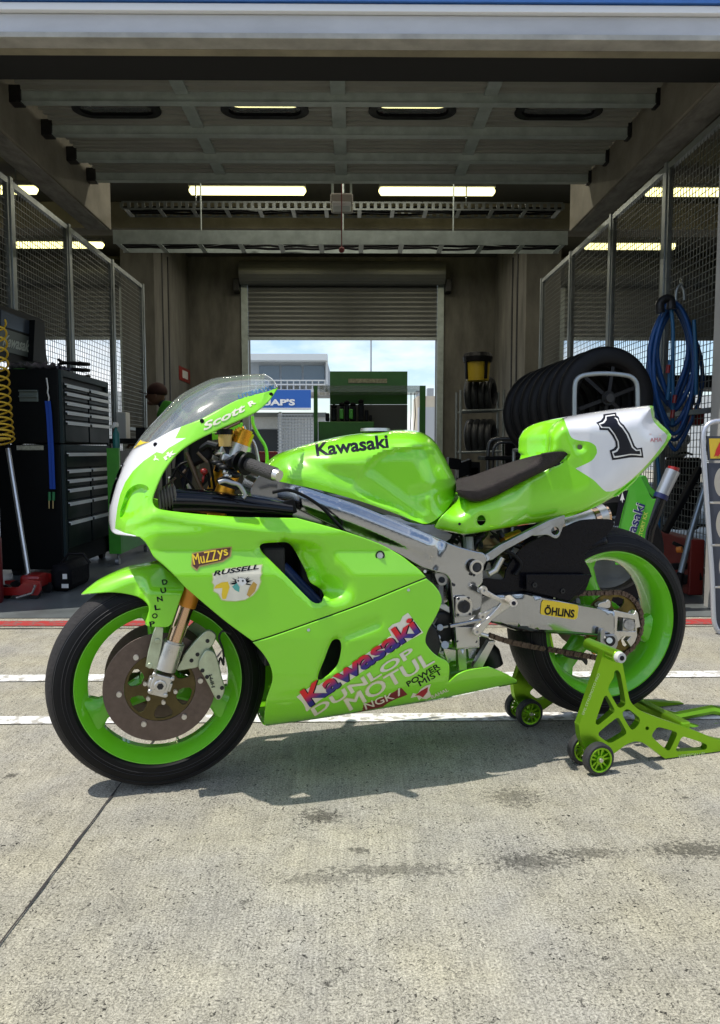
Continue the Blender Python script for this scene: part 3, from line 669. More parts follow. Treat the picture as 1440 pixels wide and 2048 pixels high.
# ---- forks (axle to upper clamp)
dF = (onV(470, 921, .105) - onV(320, 1367, .105)).normalized()
for sd in (1, -1):
    A0 = BO + BU * buv(onV(320, 1367, .105))[0] + BZ * buv(onV(320, 1367, .105))[2] + BV * .105 * sd
    pt = lambda d: A0 + dF * d
    k = MB(); k.tube([pt(.225), pt(.48)], [.0245, .0245], 20)
    leg = k.build('fork_leg', ORANGE, B, smooth=30)
    k = MB(); k.tube([pt(.217), pt(.30)], .0262, 20); k.tube([pt(.297), pt(.305)], .028, 20); k.build('fork_sleeve', ORANGE, leg, smooth=30)
    k = MB(); k.tube([pt(.06), pt(.23)], .0215, 24); k.build('fork_tube', CHROME, leg, smooth=30)
    k = MB(); k.tube([pt(.040), pt(.115)], .0295, 24); k.tube([pt(.113), pt(.120)], .025, 24); k.build('fork_bottom', SILV, leg, smooth=30)
    k = MB(); k.tube([pt(.48), pt(.66)], .0255, 20); k.build('upper_fork_tube', GOLD, leg, smooth=30)
    k = MB(); k.tube([pt(.632), pt(.672)], .031, 24); k.build('clamp_ring', SILV, leg, smooth=30)
    k = MB(); k.tube([pt(.672), pt(.708)], .027, 24); k.tube([pt(.707), pt(.714)], .021, 24); k.build('fork_cap', GOLD, leg, smooth=30)
    k = MB(); S = dF.cross(BV)
    k.obox(pt(.0), dF * .028, S * .024, BV * .022); k.obox(pt(.0) + BV * .0, dF * .012, S * .031, BV * .016)
    k.cyl(pt(0) + BV * .022 * sd, pt(0) + BV * .027 * sd, .017, .016, 20)
    for (a, b) in ((-.02, -.021), (-.02, .021), (.026, .024), (.026, -.024)): k.cyl(pt(a) + S * b + BV * .02 * sd, pt(a) + S * b + BV * .027 * sd, .006, n=10)
    k.build('axle_clamp', SILV, leg, smooth=30, bevel=.003)
    k = MB(); k.cyl(pt(0) + BV * .026 * sd, pt(0) + BV * .0285 * sd, .009, n=6); k.build('axle_bolt', DARK, leg, smooth=30)
    # plate that carries the fender, in front of the fork
    fr = [(312, 1252), (327, 1255), (324, 1290), (313, 1340), (304, 1337), (291, 1334), (296, 1306), (305, 1270)]
    k = MB(); pp = [onV(x, y, .122) for x, y in fr]; 
    if sd < 0: pp = [p - BV * .244 for p in pp]
    a = [k.v(p) for p in pp]; b = [k.v(p - BV * .012 * sd) for p in pp]; n = len(a)
    k.f(a); k.f(b[::-1])
    for i in range(n): k.f([a[i], a[(i + 1) % n], b[(i + 1) % n], b[i]])
    for (x, y) in ((315, 1282), (300, 1331)):
        p = onV(x, y, .122); p = p if sd > 0 else p - BV * .244
        k.cyl(p, p + BV * .003 * sd, .0075, n=14)
    k.build('fender_bracket', PALE, leg, smooth=30, bevel=.0015)
    # caliper bracket and caliper
    br = [(363, 1320), (366, 1312), (370, 1306), (392, 1280), (413, 1261), (424, 1262), (433, 1272), (426, 1290), (413, 1306), (396, 1334), (380, 1338), (353, 1341)]
    cp = [(398, 1322), (403, 1312), (413, 1300), (428, 1304), (436, 1320), (443, 1350), (450, 1378), (444, 1396), (436, 1401), (429, 1394), (420, 1376), (406, 1350), (397, 1336)]
    for nm, poly, va, vb, mt in (('caliper_bracket', br, .100, .086, PALE), ('brake_caliper', cp, .112, .044, PALE)):
        k = MB(); pc = curve(poly, True, 5); pp = [onV(x, y, va) for x, y in pc]
        if sd < 0: pp = [p - BV * 2 * va for p in pp]
        a = [k.v(p) for p in pp]; b = [k.v(p - BV * (va - vb) * sd) for p in pp]; n = len(a)
        k.f(a); k.f(b[::-1])
        for i in range(n): k.f([a[i], a[(i + 1) % n], b[(i + 1) % n], b[i]])
        ca = k.build(nm, mt, leg, smooth=30, bevel=.003)
    for (x, y, v_) in ((415, 1282, .1), (395, 1309, .1), (383, 1321, .1), (437, 1394, .112), (444, 1376, .112), (405, 1341, .112), (414, 1354, .112)):
        p = onV(x, y, v_); p = p if sd > 0 else p - BV * 2 * v_
        k = MB(); k.cyl(p - BV * .001 * sd, p + BV * .003 * sd, .006, .005, 10); k.build('caliper_bolt', DARK, leg, smooth=30)
    if sd > 0:
        k = MB(); write(k, 'HPM', (430, 1374), (424, 1349), 7, lambda x, y: onV(x, y, .1145), bold=.02); k.build('caliper_lettering', BLK, leg, recalc=False)
        k = MB(); k.tube([onV(x, y, .10) for x, y in curve([(436, 1335), (441, 1315), (447, 1330), (446, 1300), (438, 1275), (446, 1262), (462, 1268)], False, 4)], .0028, 8); k.build('brake_hose', DARK, leg, smooth=30)
    k = MB(); k.tube([bpt(buv(pt(.30))[0] + .02, .098 * sd, buv(pt(.30))[2]), bpt(buv(pt(.30))[0] + .02, .03 * sd, buv(pt(.30))[2])], .02, 10)
k = MB(); a = BO + BU * buv(onV(320, 1367, .105))[0] + BZ * buv(onV(320, 1367, .105))[2]
k.cyl(a + BV * .12, a - BV * .12, .0125, n=20); k.build('front_axle', SILV, B, smooth=30)
for (d, h) in ((.50, .016), (.625, .012)):
    k = MB(); c = a + dF * d; S = dF.cross(BV)
    k.obox(c + S * -.005, BV * .13, S * .034, dF * h); k.build('triple_clamp', DARK if d < .55 else SILV, B, bevel=.006)
# ---- rear wheel
RX = onV(1222, 1249, .078); q = buv(RX); RCn = bpt(q[0], 0, q[2])
rT = .3125
rw_ = wheel('rear_wheel', RCn, rT, .094, .240, .080, 3, (108, 228, 348), .034, .032, None)
k = MB(); k.lathe([(.03, .02), (.03, .075), (.05, .07), (.062, .06), (.062, .02)], RCn, BV, 40); k.build('sprocket_hub', RIMG, rw_, smooth=30)
hol = []
for i in range(6):
    a = R(60 * i + 18); e = np.array([math.cos(a), math.sin(a)]); s = np.array([-e[1], e[0]])
    hol.append([tuple(e * r + s * w) for r, w in ((.052, -.004), (.06, -.017), (.075, -.024), (.088, -.022), (.092, 0), (.088, .022), (.075, .024), (.06, .017), (.052, .004))])
RS = .107
ringplate(RCn, .03, RS, .088, .082, SPROCK, 'sprocket', rw_, hol, n=80)
k = MB(); k.lathe([(.10, .02), (.10, .05), (.085, .05), (.085, .02)], RCn, BV, 24); k.build('axle_spacer', SILV, rw_, smooth=30)
ringplate(RCn, .06, .11, -.085, -.090, DISC, 'brake_disc', rw_)
# ---- chain: links round the sprocket and along both runs
def chain_path():
    fr = onV(962, 1190, .085); fb = onV(975, 1278, .085)
    P = []; top_a = math.radians(97); bot_a = math.radians(-98)
    t0 = RCn + BV * .085 + (BU * math.cos(top_a) + BZ * math.sin(top_a)) * RS
    for i in range(25): P.append(fr.lerp(t0, i / 25))
    for i in range(40):
        a = top_a + (bot_a - top_a) * i / 39; P.append(RCn + BV * .085 + (BU * math.cos(a) + BZ * math.sin(a)) * RS)
    e = P[-1]
    sag = curve([(p.x, p.y, p.z) for p in (e, onV(1185, 1313, .085), onV(1120, 1303, .085), onV(1050, 1288, .085), onV(1010, 1281, .085), fb)], False, .02) if False else None
    pts = [e] + [onV(x, y, .085) for x, y in curve([(1215, 1320), (1185, 1314), (1140, 1306), (1095, 1298), (1050, 1290), (1010, 1281), (978, 1270)], False, 10)]
    return P + pts[1:]
cp_ = chain_path(); L_ = [0]
for a, b in zip(cp_, cp_[1:]): L_.append(L_[-1] + (b - a).length)
def chain_at(s):
    i = int(np.searchsorted(L_, s)); i = min(max(i, 1), len(cp_) - 1); t = (s - L_[i - 1]) / max(1e-6, L_[i] - L_[i - 1]); return cp_[i - 1].lerp(cp_[i], t)
k = MB(); s = 0; pitch = .0159; i = 0
while s + pitch < L_[-1]:
    a = chain_at(s); b = chain_at(s + pitch); d = (b - a).normalized(); n = d.cross(BV); o_ = .009 if i % 2 else .0065
    for sg in (1, -1):
        c = (a + b) / 2 + BV * o_ * sg
        ring = []
        for (x, y) in ((-1.35, 0), (-1.1, .75), (-.5, .9), (0, .62), (.5, .9), (1.1, .75), (1.35, 0), (1.1, -.75), (.5, -.9), (0, -.62), (-.5, -.9), (-1.1, -.75)):
            ring.append(c + d * (x * pitch * .5) + n * (y * .0092))
        A_ = [k.v(p + BV * .0012) for p in ring]; B_ = [k.v(p - BV * .0012) for p in ring]
        k.f(A_); k.f(B_[::-1])
        for j in range(12): k.f([A_[j], A_[(j + 1) % 12], B_[(j + 1) % 12], B_[j]])
    k.cyl(a + BV * .0120, a - BV * .0120, .0042, n=8)
    s += pitch; i += 1
k.build('drive_chain', CHAINM, B)
# ---- frame, swingarm
FRM = [(538, 955), (560, 961), (597, 970), (653, 989), (713, 1009), (780, 1036), (843, 1062), (880, 1078), (912, 1092), (955, 1104), (968, 1107), (973, 1120), (966, 1135), (965, 1165), (958, 1173), (956, 1182), (964, 1187), (962, 1222), (959, 1240), (959, 1296), (913, 1299),
       (910, 1250), (905, 1195), (901, 1160), (893, 1149), (876, 1144), (840, 1132), (790, 1105), (720, 1075), (660, 1048), (600, 1020), (560, 1000), (540, 985)]
FRC = curve(FRM, True, 5, sharp=(19, 20))
def v_frame(P):
    x, y = P[:, 0], P[:, 1]
    v = lerp_tab(x, [(538, .085), (600, .14), (680, .172), (820, .182), (900, .165), (975, .160)])
    top = [(538, 955), (597, 970), (653, 989), (713, 1009), (780, 1036), (843, 1062), (912, 1092), (968, 1107)]
    g_ = sm((900 - x) / 40) * sm((x - 560) / 60)
    v = v + .010 * sm((dist(top, P) - 2) / 18) * g_ - .006 * sm((dist(top, P) - 34) / 16) * g_
    v = v - .008 * np.exp(-(dist([(880, 1078), (862, 1140)], P) / 9) ** 2)
    return v
frame = shell('frame', FRC, v_frame, ALU, B, step=6, rings=(2, 5), solid=.03, smooth=35)
for (x, y, r, mt, nm) in ((952, 1134, .0145, DARK, 'frame_plug'), (926, 1212, .020, DARK, 'swingarm_pivot'),):
    k = MB(); k.cyl(onV(x, y, .172), onV(x, y, .180), r, r * .9, 24); k.build(nm, mt, frame, smooth=30)
    k = MB(); k.lathe([(0, r), (.007, r), (.007, r + .006), (0, r + .006)], onV(x, y, .174), BV, 28); k.build('pivot_ring', SILV, frame, smooth=30)
vplate('pivot_plate', curve([(912, 1200), (916, 1194), (936, 1194), (944, 1204), (944, 1230), (938, 1233), (914, 1233), (911, 1226)], True, 4), .178, .170, SILV, frame, bevel=.002)
k = MB(); k.lathe([(0, .005), (.004, .005), (.004, .016), (0, .016)], onV(927, 1213, .183), BV, 28)
for (x, y) in ((916, 1230), (940, 1228), (917, 1197), (937, 1196)): k.cyl(onV(x, y, .178), onV(x, y, .181), .004, n=8)
k.cyl(onV(927, 1213, .181), onV(927, 1213, .185), .009, n=6); k.build('pivot_bolt', DARK, frame, smooth=30)
vplate('engine_mount', curve([(870, 1147), (895, 1150), (893, 1168), (888, 1171), (878, 1170)], True, 4), .150, .130, ALUD, frame)
k = MB(); k.cyl(onV(884, 1160, .15), onV(884, 1160, .156), .009, n=12); k.build('mount_bolt', DARK, frame, smooth=30)
# subframe rail and lug
sub = MB(); slab(sub, [(966, 1114), (973, 1108), (1000, 1090), (1100, 1040), (1130, 1030), (1130, 1048), (1100, 1052), (1012, 1100), (985, 1120), (974, 1122)], lambda x, y: onV(x, y, .14), -BV * .02)
slab(sub, curve([(1060, 1068), (1100, 1046), (1128, 1040), (1127, 1052), (1118, 1074), (1110, 1077), (1094, 1070), (1070, 1072)], True, 5), lambda x, y: onV(x, y, .139), -BV * .014, holes=[[(1111 + 8 * math.cos(a), 1062 + 8 * math.sin(a)) for a in np.linspace(0, 6.28, 14, endpoint=False)]])
sf = sub.build('subframe', ALUD, B, bevel=.002, smooth=30)
k = MB(); k.cyl(onV(973, 1116, .14), onV(973, 1116, .15), .009, n=14); k.build('subframe_bolt', SILV, sf, smooth=30)
SW = [(950, 1188), (985, 1188), (1028, 1182), (1050, 1182), (1093, 1194), (1136, 1203), (1180, 1211), (1229, 1219), (1229, 1278), (1200, 1275), (1120, 1268), (1046, 1264), (1020, 1258), (984, 1246), (950, 1240)]
def v_sw(P):
    x, y = P[:, 0], P[:, 1]
    mid = lerp_tab(x, [(950, 1214), (1050, 1222), (1229, 1248)]); half = lerp_tab(x, [(950, 26), (1050, 40), (1229, 29)])
    v = lerp_tab(x, [(950, .120), (1045, .128), (1068, .145), (1229, .142)])
    return v - .018 * np.clip(np.abs(y - mid) / half - .82, 0, 1) / .18
sw = shell('swingarm', curve(SW, True, 6, sharp=(0, 7, 8, 14)), v_sw, ALU, B, step=7, rings=(2, 4, 7), solid=.04, smooth=30)
vplate('axle_block', [(1229, 1221), (1262, 1228), (1268, 1229), (1272, 1221), (1276, 1226), (1281, 1254), (1274, 1256), (1274, 1264), (1275, 1270), (1270, 1284), (1262, 1294), (1254, 1282), (1262, 1273), (1246, 1273), (1237, 1283), (1229, 1282)], .139, .118, SILV, sw,
       holes=[[(1236, 1234), (1270, 1239), (1271, 1263), (1234, 1262)]])
vplate('adjuster_block', [(1247, 1236), (1273, 1240), (1272, 1265), (1245, 1264)], .134, .112, SILV, sw)
k = MB(); k.cyl(onV(1259, 1250, .13), onV(1259, 1250, .155), .0175, .016, 24); k.build('axle_nut', mat('worn_nut', (.30, .28, .25), .45, .8, var=.4, vscale=60), sw, smooth=30)
k = MB(); k.cyl(onV(1263, 1250, .150), onV(1263, 1250, .1565), .0115, n=16); k.build('axle_hole', BLK, sw, smooth=30)
vplate('brake_stay', curve([(1196, 1214), (1200, 1206), (1212, 1203), (1217, 1199), (1221, 1203), (1219, 1216)], True, 4), .125, .105, SILV, sw)
vplate('stand_hook', curve([(1202, 1262), (1204, 1258), (1209, 1258), (1211, 1270), (1222, 1271), (1232, 1270), (1236, 1284), (1232, 1297), (1222, 1301), (1208, 1298), (1201, 1285)], True, 4), .166, .150, ALUD, B, bevel=.002)
k = MB(); k.cyl(onV(1219, 1281, .14), onV(1219, 1281, .176), .011, n=20); k.lathe([(0, .009), (.008, .009), (.008, .016), (0, .016)], onV(1219, 1281, .162), BV, 22); k.build('spool', DARK, B, smooth=30)
k = MB(); k.cyl(onV(1219, 1281, .176), onV(1219, 1281, .179), .009, n=16); k.build('spool_cap', SILV, B, smooth=30)
vplate('chain_tensioner', curve([(1176, 1292), (1186, 1288), (1196, 1296), (1196, 1306), (1188, 1309), (1182, 1300)], True, 4), .10, .09, ORANGE, sw)
vplate('lower_chain_guard', curve([(1128, 1307), (1160, 1316), (1170, 1312), (1176, 1322), (1173, 1331), (1166, 1322), (1150, 1319), (1128, 1312)], True, 5), .075, .068, DARK, sw)
k = MB()
pts = [(584, 452), (750, 434), (762, 520), (580, 500)]
patch(k.m(0), curve([(1083, 1205), (1086, 1200), (1155, 1210), (1157, 1215), (1154, 1236), (1149, 1239), (1083, 1229), (1081, 1226)], True, 4), decal_at(v_sw, .002), 8)
write(k.m(1), 'ÖHLINS', (1088, 1229), (1148, 1236), 20, decal_at(v_sw, .003), bold=.035)
k.build('suspension_sticker', [YEL, BLK], sw, recalc=False, label='yellow sticker with black letters')
# ---- rear hugger and chain guard
k = MB(); c = RCn; a0, a1 = 91, 176
prof = []
for i in range(13):
    t = -1 + 2 * i / 12; prof.append((.108 * t, rT + .016 - .055 * abs(t) ** 2.6))
rings = []
for j in range(33):
    a = R(a0 + (a1 - a0) * j / 32); e = BU * math.cos(a) + BZ * math.sin(a)
    g = 1 if 2 < j else .6 + j * .15
    rings.append([k.v(c + e * r + BV * o * g) for o, r in prof])
for p, q in zip(rings, rings[1:]):
    for i in range(12): k.f([p[i], p[i + 1], q[i + 1], q[i]])
hug = k.build('rear_hugger', CARBON, B, smooth=50, solid=.004)
vplate('hugger_side', curve([(968, 1158), (1006, 1159), (1012, 1142), (1021, 1126), (1046, 1094), (1086, 1072), (1129, 1054), (1165, 1040), (1222, 1039), (1229, 1048), (1216, 1068), (1183, 1093), (1169, 1115), (1179, 1137), (1183, 1150), (1160, 1190), (1053, 1190), (1000, 1188), (970, 1186)], True, 6, sharp=(13, 14)), .108, .102, CARBON, hug)
vplate('chain_guard', [(1053, 1149), (1182, 1149), (1185, 1152), (1141, 1201), (1135, 1202), (1053, 1181)], .132, .127, CARBON, hug, bevel=.002)
for (x, y) in ((1069, 1170), (1125, 1182)): k = MB(); k.lathe([(0, .003), (.003, .003), (.003, .008), (0, .008)], onV(x, y, .133), BV, 16); k.build('guard_bolt', DARK, hug, smooth=30)
# ---- foot controls
rs = vplate('footrest_bracket', curve([(958, 1180), (966, 1174), (974, 1180), (1003, 1196), (1020, 1194), (1030, 1200), (1022, 1212), (1006, 1224), (985, 1240), (962, 1268), (952, 1272), (945, 1266), (950, 1257), (980, 1232), (1002, 1206), (1000, 1204), (964, 1188)], True, 5), .196, .186, SILV, B, bevel=.002)
vplate('lower_arm', curve([(960, 1226), (968, 1226), (1004, 1207), (1006, 1214), (972, 1236), (960, 1236)], True, 5), .188, .180, SILV, rs)
k = MB(); k.cyl(onV(1018, 1199, .19), onV(1027, 1206, .27), .013, .011, 16); k.build('footpeg', mat('worn_peg', (.66, .60, .52), .5, .6, bump=.4, bscale=200), rs, smooth=30)
k = MB(); k.cyl(onV(1027.5, 1206.5, .270), onV(1027.5, 1206.5, .272), .006, n=12); k.build('peg_hole', BLK, rs)
for (x, y) in ((966, 1180), (963, 1233), (952, 1262)): k = MB(); k.lathe([(0, .004), (.008, .004), (.008, .011), (0, .013)], onV(x, y, .194), BV, 20); k.build('bracket_bolt', SILV, rs, smooth=30)
k = MB(); k.beam(onV(899, 1252, .21), onV(962, 1240, .21), .012, .009); k.build('shift_lever', ALU, rs, bevel=.002)
k = MB(); k.tube([onV(x, y, .185) for x, y in ((952, 1262), (962, 1268), (975, 1272))], .006, 10); k.build('shift_rod', SILV, rs, smooth=30)
vplate('heel_guard', [(911, 1254), (957, 1254), (957, 1292), (914, 1297)], .176, .172, mat('bare_plate', (.62, .58, .52), .5, .7, rvar=.1, var=.1), B)
# ---- engine and what shows round it
eng = MB(); 
def bb(x0, y0, x1, y1, v0, v1): 
    a = buv(onV(x0, y0, v0)); b = buv(onV(x1, y1, v0)); return a, b
eng.obox(bpt(.60, 0, .44), BU * .17, BV * .13, BZ * .15); eng.obox(bpt(.50, 0, .62), BU * .12, BV * .12, BZ * .08)
eng.cyl(bpt(.70, .16, .38), bpt(.70, -.16, .38), .085, n=28); eng.cyl(bpt(.56, .17, .40), bpt(.56, -.17, .40), .07, n=28)
eng.cyl(bpt(.80, .13, .42), bpt(.80, -.1, .42), .05, n=24)
engine = eng.build('engine', DARK, B, bevel=.008, smooth=30)
k = MB(); rr = random.Random(3)
for i in range(30):
    x = rr.uniform(858, 900); y = rr.uniform(1240, 1330); p = onV(x, y, rr.uniform(.12, .15)); d = Vector((rr.uniform(-1, 1), rr.uniform(-.3, .3), rr.uniform(-1, 1))).normalized() * rr.uniform(.006, .02)
    k.beam(p - d, p + d, rr.uniform(.003, .008), rr.uniform(.003, .007))
for (x, y, r) in ((880, 1255, .01), (876, 1275, .008), (890, 1290, .012), (865, 1260, .009)): k.cyl(onV(x, y, .14), onV(x, y, .155), r, n=12)
k.build('shift_mechanism', ALUD, engine, bevel=.001)
k = MB(); rr = random.Random(5)
for i in range(34):
    x = rr.uniform(905, 1040); y = rr.uniform(1066, 1150) if x > 960 else rr.uniform(1066, 1095); v = rr.uniform(-.05, .08); p = onV(x, y, v); d = Vector((rr.uniform(-1, 1), rr.uniform(-.6, .6), rr.uniform(-1, 1))).normalized() * rr.uniform(.01, .04)
    k.tube([p - d, p + d * .2 + BZ * .01, p + d], rr.uniform(.004, .010), 8)
k.build('rear_hoses', DARK, engine, smooth=40)
k = MB(); k.tube([onV(960, 1075, 0), onV(1030, 1150, 0)], .035, 18); 
for i in range(9): c = onV(975 + i * 5.5, 1090 + i * 6, 0); k.tube([c - BZ * .003, c + BZ * .003], .045, 18)
k.build('shock_absorber', mat('shock_spring', (.25, .2, .1), .4, .6), B, smooth=40)
k = MB(); k.tube([onV(1003, 1115, .1), onV(990, 1140, .1), onV(976, 1148, .1)], .012, 10); k.build('linkage', SILV, B, smooth=40)
for (poly, v0, v1) in (([(915, 1297), (932, 1297), (934, 1340), (918, 1342)], .12, .10), ([(978, 1282), (992, 1282), (965, 1335), (945, 1335)], .09, .07), ([(934, 1290), (955, 1290), (950, 1318), (938, 1318)], .06, .04), ([(886, 1296), (912, 1300), (912, 1322), (894, 1322)], .14, .12)):
    vplate('lower_bracket', poly, v0, v1, SILV, B)
k = MB(); k.tube([onV(958, 1288, 0), onV(980, 1310, 0), onV(985, 1330, 0)], .035, 14); k.build('collector_box', DARK, B, smooth=40)
# radiator seen in the side vent, air box and dark inner liner
k = MB(); k.obox(bpt(.30, 0, .52), BU * .03, BV * .17, BZ * .16); k.build('radiator', DARK, B, bevel=.006)
for sd in (1, -1): k = MB(); k.tube([bpt(.33, .12 * sd, .62), bpt(.42, .15 * sd, .52), bpt(.46, .15 * sd, .42)], .018, 12); k.build('radiator_hose', mat('blue_silicone', (.01, .03, .12), .35), B, smooth=40)
k = MB(); slab(k, [(330, 1008), (420, 1016), (590, 1030), (700, 1075), (840, 1130), (868, 1200), (840, 1290), (700, 1400), (560, 1420), (545, 1300), (400, 1190), (330, 1110)], lambda x, y: onV(x, y, .02), -BV * .04)
k.build('inner_liner', BLACK, B)
k = MB(); k.tube([onV(x, y, .12) for x, y in curve([(1010, 1100), (1030, 1112), (1042, 1130), (1030, 1150)], False, 5)], .006, 8); k.build('brake_line', BLACK, B, smooth=60)
k = MB(); k.cyl(onV(1006, 1084, .06), onV(1040, 1072, .06), .022, n=18); k.build('shock_reservoir', GOLD, B, smooth=30)
k = MB(); k.tube([onV(936, 1075, .05), onV(938, 1100, .06)], .016, 12); k.build('reservoir_bottle', mat('milky_bottle', (.5, .5, .46), .4), B, smooth=30)
for (x, y) in ((908, 1170), (948, 1150), (914, 1282), (952, 1283)): k = MB(); k.cyl(onV(x, y, .168), onV(x, y, .176), .0045, n=6); k.build('frame_bolt', DARK, frame)
# exhaust on the far side
k = MB(); a = onV(1120, 1055, -.16); b = onV(1205, 1030, -.16); k.tube([a, b], .042, 24); ex = k.build('exhaust_silencer', SILV, B, smooth=30)
k = MB(); k.tube([onV(1180, 1040, -.16), onV(1190, 1037, -.16)], .048, 24); k.tube([b, onV(1212, 1028, -.16)], .034, 20); k.build('exhaust_strap', CHROME, ex, smooth=30)
# ---- cockpit
duct = MB(); P = curve([(345, 1002), (400, 1003), (470, 1008), (540, 1015), (582, 1020)], False, 10); n = len(P)
rings = []
for i, (x, y) in enumerate(P):
    t = i / (n - 1); c = onV(x, y, .155); h = .034 - .012 * t; q = buv(c)
    rings.append([duct.v(bpt(q[0], .150 + .035 * math.cos(a), q[2] + h * math.sin(a))) for a in np.linspace(0, 2 * math.pi, 16, endpoint=False)])
for a, b in zip(rings, rings[1:]):
    for i in range(16): duct.f([a[i], a[(i + 1) % 16], b[(i + 1) % 16], b[i]])
duct.f(rings[0][::-1]); duct.f(rings[-1])
du = duct.build('air_duct', BLACKG, B, smooth=60)
k = MB()
for i in range(6): c = onV(316 + i * 6, 1001 - i * 2.2, .16); k.lathe([(0, .020), (.004, .031), (.008, .020)], c, (BU + BZ * .1).normalized(), 18)
k.build('corrugated_hose', mat('grey_hose', (.20, .18, .16), .6), du, smooth=60)
k = MB(); k.beam(onV(576, 1000, .17), onV(584, 1028, .17), .010, .03); k.build('duct_end', BLACK, du, bevel=.003)
# handlebar on the near side, and its twin
ga, gb = onV(488, 925, .215), onV(551, 949, .295)
bar = MB(); bar.tube([onV(468, 917, .17), ga, gb], .011, 14); hb = bar.build('handlebar', DARK, B, smooth=30)
k = MB(); k.tube([ga.lerp(gb, .12), ga.lerp(gb, .98)], [.0165, .0175], 20); gp = k.build('grip', GRIP, hb, smooth=30)
k = MB(); k.tube([ga.lerp(gb, .07), ga.lerp(gb, .13)], [.030, .030], 22); k.tube([ga.lerp(gb, -.18), ga.lerp(gb, -.12)], [.026, .026], 20); k.build('grip_flange', BLACK, hb, smooth=30)
k = MB(); k.tube([gb.lerp(ga, .02), gb.lerp(ga, -.12)], [.0155, .014], 20); k.build('bar_end', SILV, hb, smooth=30)
k = MB(); k.tube([onV(x, y, .23) for x, y in curve([(437, 965), (450, 962), (465, 966), (477, 969), (485, 979), (490, 990), (486, 996)], False, 3)], [.007] * 3 + [.006] * 30 if False else .0058, 10); k.build('clutch_lever', ALUD, hb, smooth=30)
vplate('lever_perch', curve([(436, 958), (452, 953), (470, 962), (482, 972), (474, 980), (450, 973), (438, 968)], True, 4), .225, .205, BLACK, hb)
vplate('bar_clamp', curve([(455, 920), (475, 912), (490, 920), (488, 934), (465, 936), (455, 930)], True, 4), .19, .13, BLACK, hb, bevel=.003)
k = MB()
for (x, y, v, r) in ((460, 945, .15, .016), (449, 935, .15, .012), (470, 950, .16, .012), (440, 930, .14, .009), (432, 925, .13, .01)): k.ball(onV(x, y, v), r, 1.3, 1, .7)
k.build('switch_cluster', DARK, hb, smooth=0)
k = MB(); k.ball(onV(455, 952, .17), .010, 1.2, 1, .8); k.cyl(onV(446, 943, .17), onV(455, 946, .17), .006, n=10); k.build('adjuster_knob', SILV, hb, smooth=0)
rr = random.Random(21)
for i in range(14):
    x, y = rr.uniform(330, 470), rr.uniform(895, 985)
    if (y - 860) < (470 - x) * .62: continue
    k = MB(); c = onV(x, y, rr.uniform(-.02, .10)); d = Vector((rr.uniform(-1, 1), rr.uniform(-.4, .4), rr.uniform(-1, 1))).normalized() * rr.uniform(.012, .035)
    if i % 3: k.tube([c - d, c + Vector((0, 0, .008)), c + d], rr.uniform(.003, .007), 8)
    else: k.obox(c, d, d.cross(BV).normalized() * rr.uniform(.006, .014), BV * .012)
    k.build('cockpit_fitting', [DARK, SILV, BLACK][i % 3], B, smooth=40)
# far bar
def mir(p): return p - BV * (2 * (p - BO).dot(BV))
k = MB(); k.tube([mir(onV(468, 917, .17)), mir(ga), mir(gb)], .013, 14); hb2 = k.build('handlebar', DARK, B, smooth=30)
k = MB(); k.tube([mir(ga), mir(gb)], .017, 16); k.build('grip', GRIP, hb2, smooth=30)
# fluid cup, fork top details, instrument, screen stays, wires
k = MB(); a, b = onV(450, 893, .12), onV(450, 869, .12); k.tube([a, b], [.017, .0185], 20); rsv = k.build('fluid_reservoir', mat('amber_cup', (.75, .50, .16), .35, coat=.3, var=.15), B, smooth=30)
k = MB(); k.tube([b, b + BZ * .014], .021, 20); k.build('reservoir_cap', BLACK, rsv, smooth=30)
k = MB(); k.tube([a + BZ * .002, a - BZ * .02 + BU * .01], .006, 10); k.tube([onV(437, 893, .12), onV(418, 888, .10), onV(400, 900, .08)], .010, 10); k.build('reservoir_mount', DARK, rsv, smooth=30)
k = MB(); k.obox(onV(395, 895, 0), (BU * .8 + BZ * .3).normalized() * .035, BV * .09, BZ * .045); dash = k.build('instrument_panel', BLACK, B, bevel=.01)
k = MB()
for (p0, p1, m_, r) in (((430, 868), (480, 845), .08, .003), ((372, 905), (405, 985), .10, .006), ((383, 898), (398, 975), .05, .004), ((325, 978), (352, 955), .12, .003), ((335, 985), (372, 940), .05, .004), ((395, 905), (415, 925), .12, .004)):
    k.tube([onV(*p0, m_), onV(*p1, m_)], r, 8)
k.build('fairing_stay', mat('brown_stay', (.14, .10, .07), .5, .6), B, smooth=30)
k = MB(); k.tube([onV(x, y, .10) for x, y in curve([(487, 852), (496, 870), (508, 885), (514, 905), (518, 930)], False, 5)], .0042, 10); k.build('silver_hose', SILV, B, smooth=60)
k = MB(); k.tube([onV(x, y, -.12) for x, y in curve([(505, 832), (507, 850), (518, 872), (530, 892), (534, 912), (533, 935)], False, 5)], .0052, 10); k.build('green_stay', GREEN, B, smooth=60)
k = MB()
for pts in (((402, 905), (420, 925), (425, 950), (430, 985)), ((420, 905), (440, 915), (445, 950), (425, 985)), ((405, 960), (415, 945), (420, 975)), ((340, 960), (360, 930), (390, 920), (430, 900)), ((345, 975), (380, 985), (420, 980), (470, 985)), ((352, 935), (375, 960), (395, 990))):
    k.tube([onV(x, y, .08) for x, y in curve(list(pts), False, 5)], .0035, 8)
k.build('wiring', BLACK, B, smooth=60)
k = MB(); k.ball(onV(408, 943, .12), .010, 1, 1, .9); k.tube([onV(408, 948, .12), onV(405, 965, .12)], .003, 8); k.build('red_connector', REDP, B, smooth=0)
k = MB(); k.tube([onV(x, y, .205) for x, y in curve([(545, 985), (575, 980), (605, 990), (640, 1012), (668, 1040), (690, 1064)], False, 6)], .0045, 10); k.build('clutch_cable', BLACK, B, smooth=60)
